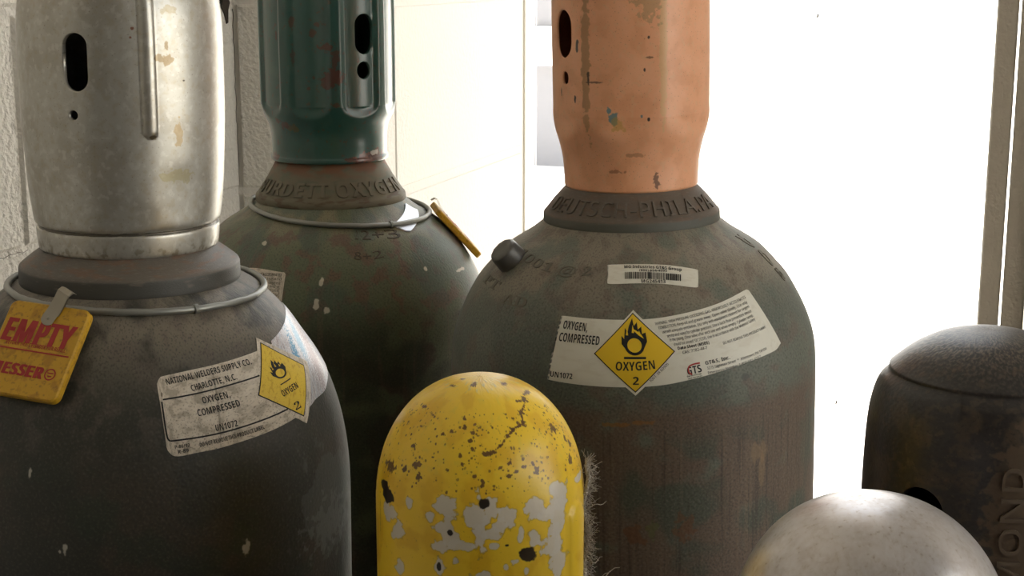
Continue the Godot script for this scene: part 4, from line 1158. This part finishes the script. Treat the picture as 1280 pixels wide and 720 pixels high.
# flame over a ring: frame = [centre, right, top of the ring]
func emblem(r: Rev, f: Array, bar: Array, off: float, yellow: Material, parent: Node) -> void:
	var e1: Vector2 = f[1] - f[0]
	var e2: Vector2 = f[2] - f[0]
	var st := begin()
	for k in 36:
		var a := TAU * k / 36
		var b := TAU * (k + 1) / 36
		outline(st, r, PackedVector2Array([Vector2(cos(a), sin(a)), Vector2(cos(b), sin(b)), Vector2(cos(b), sin(b)) * 0.72, Vector2(cos(a), sin(a)) * 0.72]), f[0], e1, e2, off)
	var fl := [Vector2(-0.9, -0.4), Vector2(-1.28, 0.1), Vector2(-1.28, 0.95), Vector2(-1.02, 0.62), Vector2(-0.92, 1.75), Vector2(-0.66, 1.3), Vector2(-0.5, 1.95), Vector2(-0.12, 2.75), Vector2(0.02, 1.95), Vector2(0.36, 2.35), Vector2(0.42, 1.6), Vector2(0.8, 1.9), Vector2(0.82, 1.15), Vector2(1.2, 1.3), Vector2(1.3, 0.4), Vector2(0.9, -0.4)]
	for k in 13: fl.append(Vector2(cos(lerpf(-0.35, PI + 0.35, k / 12.0)), sin(lerpf(-0.35, PI + 0.35, k / 12.0))) * 0.98)
	outline(st, r, PackedVector2Array(fl), f[0], e1, e2, off)
	ribbon(st, r, [(bar[0] + bar[3]) / 2, (bar[1] + bar[2]) / 2], absf(bar[3].y - bar[0].y), off, 12)
	put("flame_symbol", done(st), ink, parent)
	st = begin()
	for s in [[Vector2(-0.72, 1.0), 0.55], [Vector2(-0.1, 1.25), 0.8], [Vector2(0.55, 1.0), 0.5]]:
		outline(st, r, PackedVector2Array([s[0] + Vector2(-0.13, 0), s[0] + Vector2(0.12, -0.02), s[0] + Vector2(0.1, s[1] * 0.5), s[0] + Vector2(-0.02, s[1])]), f[0], e1, e2, off + 0.0001)
	put("flame_highlight", done(st), yellow, parent)

func wire_ring(r: Rev, where: Transform3D, rad: float, shift: Vector2, thick: float, m: Material, label: String) -> void:
	var o := thing("wire_ring", label, "wire ring", where, "wire rings on the cylinder necks")
	var pts := []
	for k in 96:
		var a := TAU * k / 96
		var g := Vector2(sin(a), cos(a)) * rad + shift
		var d := maxf(g.length(), 0.0580 + thick)
		g = g.normalized() * d
		var s := 0.0
		while r.at(s).x < d: s += 0.0004
		pts.append(r.p(atan2(g.x, g.y), s, thick * 1.05))
	var st := begin()
	tube(st, pts, thick, 10, true)
	put("wire", done(st), m, o)
	st = begin()
	var coil := []
	for k in 40:
		var j := 0.66 + 0.03 * k / 40.0
		var c: Vector3 = pts[int(j / TAU * 96)].lerp(pts[int(j / TAU * 96) + 1], fposmod(j / TAU * 96, 1.0))
		coil.append(c + Vector3(0, cos(k * 0.63), 0) * thick * 1.25 + Vector3(sin(j), 0, cos(j)) * sin(k * 0.63) * thick * 1.25)
	tube(st, coil, 0.0005, 6)
	put("wire_twist", done(st), m, o)

func empty_tag(where: Transform3D, m: Material, label: String, clip: Vector2) -> void:
	var o := thing("cylinder_tag", label, "tag", where, "yellow status tags")
	var red := mat(C(172, 48, 44), 0.6)
	put("plate", board(rounded(0.0462, 0.0490, 0.004), 0.0050, 0.0008), m, o)
	var z := 0.00265
	flat_text("EMPTY", 1, 0.0122, 0.0390, red, o, Transform3D(Basis(), Vector3(-0.0005, 0.0026, z)), 0.05, 0.0005)
	flat_text("RETURN THIS CYLINDER FOR REFILL", 1, 0.0021, 0.0345, red, o, Transform3D(Basis(), Vector3(0.0008, 0.0009, z)))
	put("red_rule", box(Vector3(0.042, 0.0007, 0.0002)), red, o, Transform3D(Basis(), Vector3(0.0, -0.0010, z)))
	flat_text("MESSER", 1, 0.0060, 0.0305, red, o, Transform3D(Basis(), Vector3(-0.0045, -0.0142, z)), 0.05, 0.0004)
	var st := begin()
	for k in 24:
		var a := TAU * k / 24
		var b := TAU * (k + 1) / 24
		for rr in [[0.0031, 0.0024]]:
			var q := [Vector3(cos(a), sin(a), 0) * rr[0], Vector3(cos(b), sin(b), 0) * rr[0], Vector3(cos(b), sin(b), 0) * rr[1], Vector3(cos(a), sin(a), 0) * rr[1]]
			tri(st, q[0], q[2], q[1])
			tri(st, q[0], q[3], q[2])
	for b in [[-0.0018, 0.0018, 0.0004], [-0.0012, 0.0012, -0.0012]]:
		tri(st, Vector3(b[0], b[2], 0), Vector3(b[0], b[2] + 0.0006, 0), Vector3(b[1], b[2] + 0.0006, 0))
		tri(st, Vector3(b[0], b[2], 0), Vector3(b[1], b[2] + 0.0006, 0), Vector3(b[1], b[2], 0))
	put("logo", done(st), red, o, Transform3D(Basis(), Vector3(0.0148, -0.0112, z)))
	# metal strap folded over the wire
	var strap := mat(C(164, 156, 140), 0.5, 0.5)
	st = begin()
	var prof := [Vector2(0.0128, 0.0030), Vector2(0.0180, 0.0034), Vector2(0.0235, 0.0046), Vector2(0.0275, 0.0062), Vector2(0.0300, 0.0052), Vector2(0.0308, 0.0026)]
	for k in prof.size() - 1:
		var w := 0.0040
		var a: Vector2 = prof[k]
		var b: Vector2 = prof[k + 1]
		for e in 2:
			var dz := 0.0 if e == 0 else -0.0008
			var v := [Vector3(-w, a.x, a.y + dz), Vector3(w, a.x, a.y + dz), Vector3(w, b.x, b.y + dz), Vector3(-w, b.x, b.y + dz)]
			if e == 0:
				tri(st, v[0], v[2], v[1])
				tri(st, v[0], v[3], v[2])
			else:
				tri(st, v[0], v[1], v[2])
				tri(st, v[0], v[2], v[3])
	for k in 8:      # rounded end of the strap
		var a := PI + PI * k / 8
		var b := PI + PI * (k + 1) / 8
		tri(st, Vector3(0, 0.0128, 0.0030), Vector3(cos(b) * 0.004, 0.0128 + sin(b) * 0.003, 0.0029), Vector3(cos(a) * 0.004, 0.0128 + sin(a) * 0.003, 0.0029))
	var s := put("strap", done(st), strap, o, Transform3D(Basis(Vector3(0, 0, 1), -0.36), Vector3(clip.x + 0.002, clip.y + 0.0015, 0)))
	var rivet := SphereMesh.new()
	rivet.radius = 0.0008
	rivet.height = 0.0010
	rivet.radial_segments = 10
	rivet.rings = 5
	put("rivet", rivet, strap, s, Transform3D(Basis(Vector3(1, 0, 0), PI / 2), Vector3(0, 0.0135, 0.0032)))
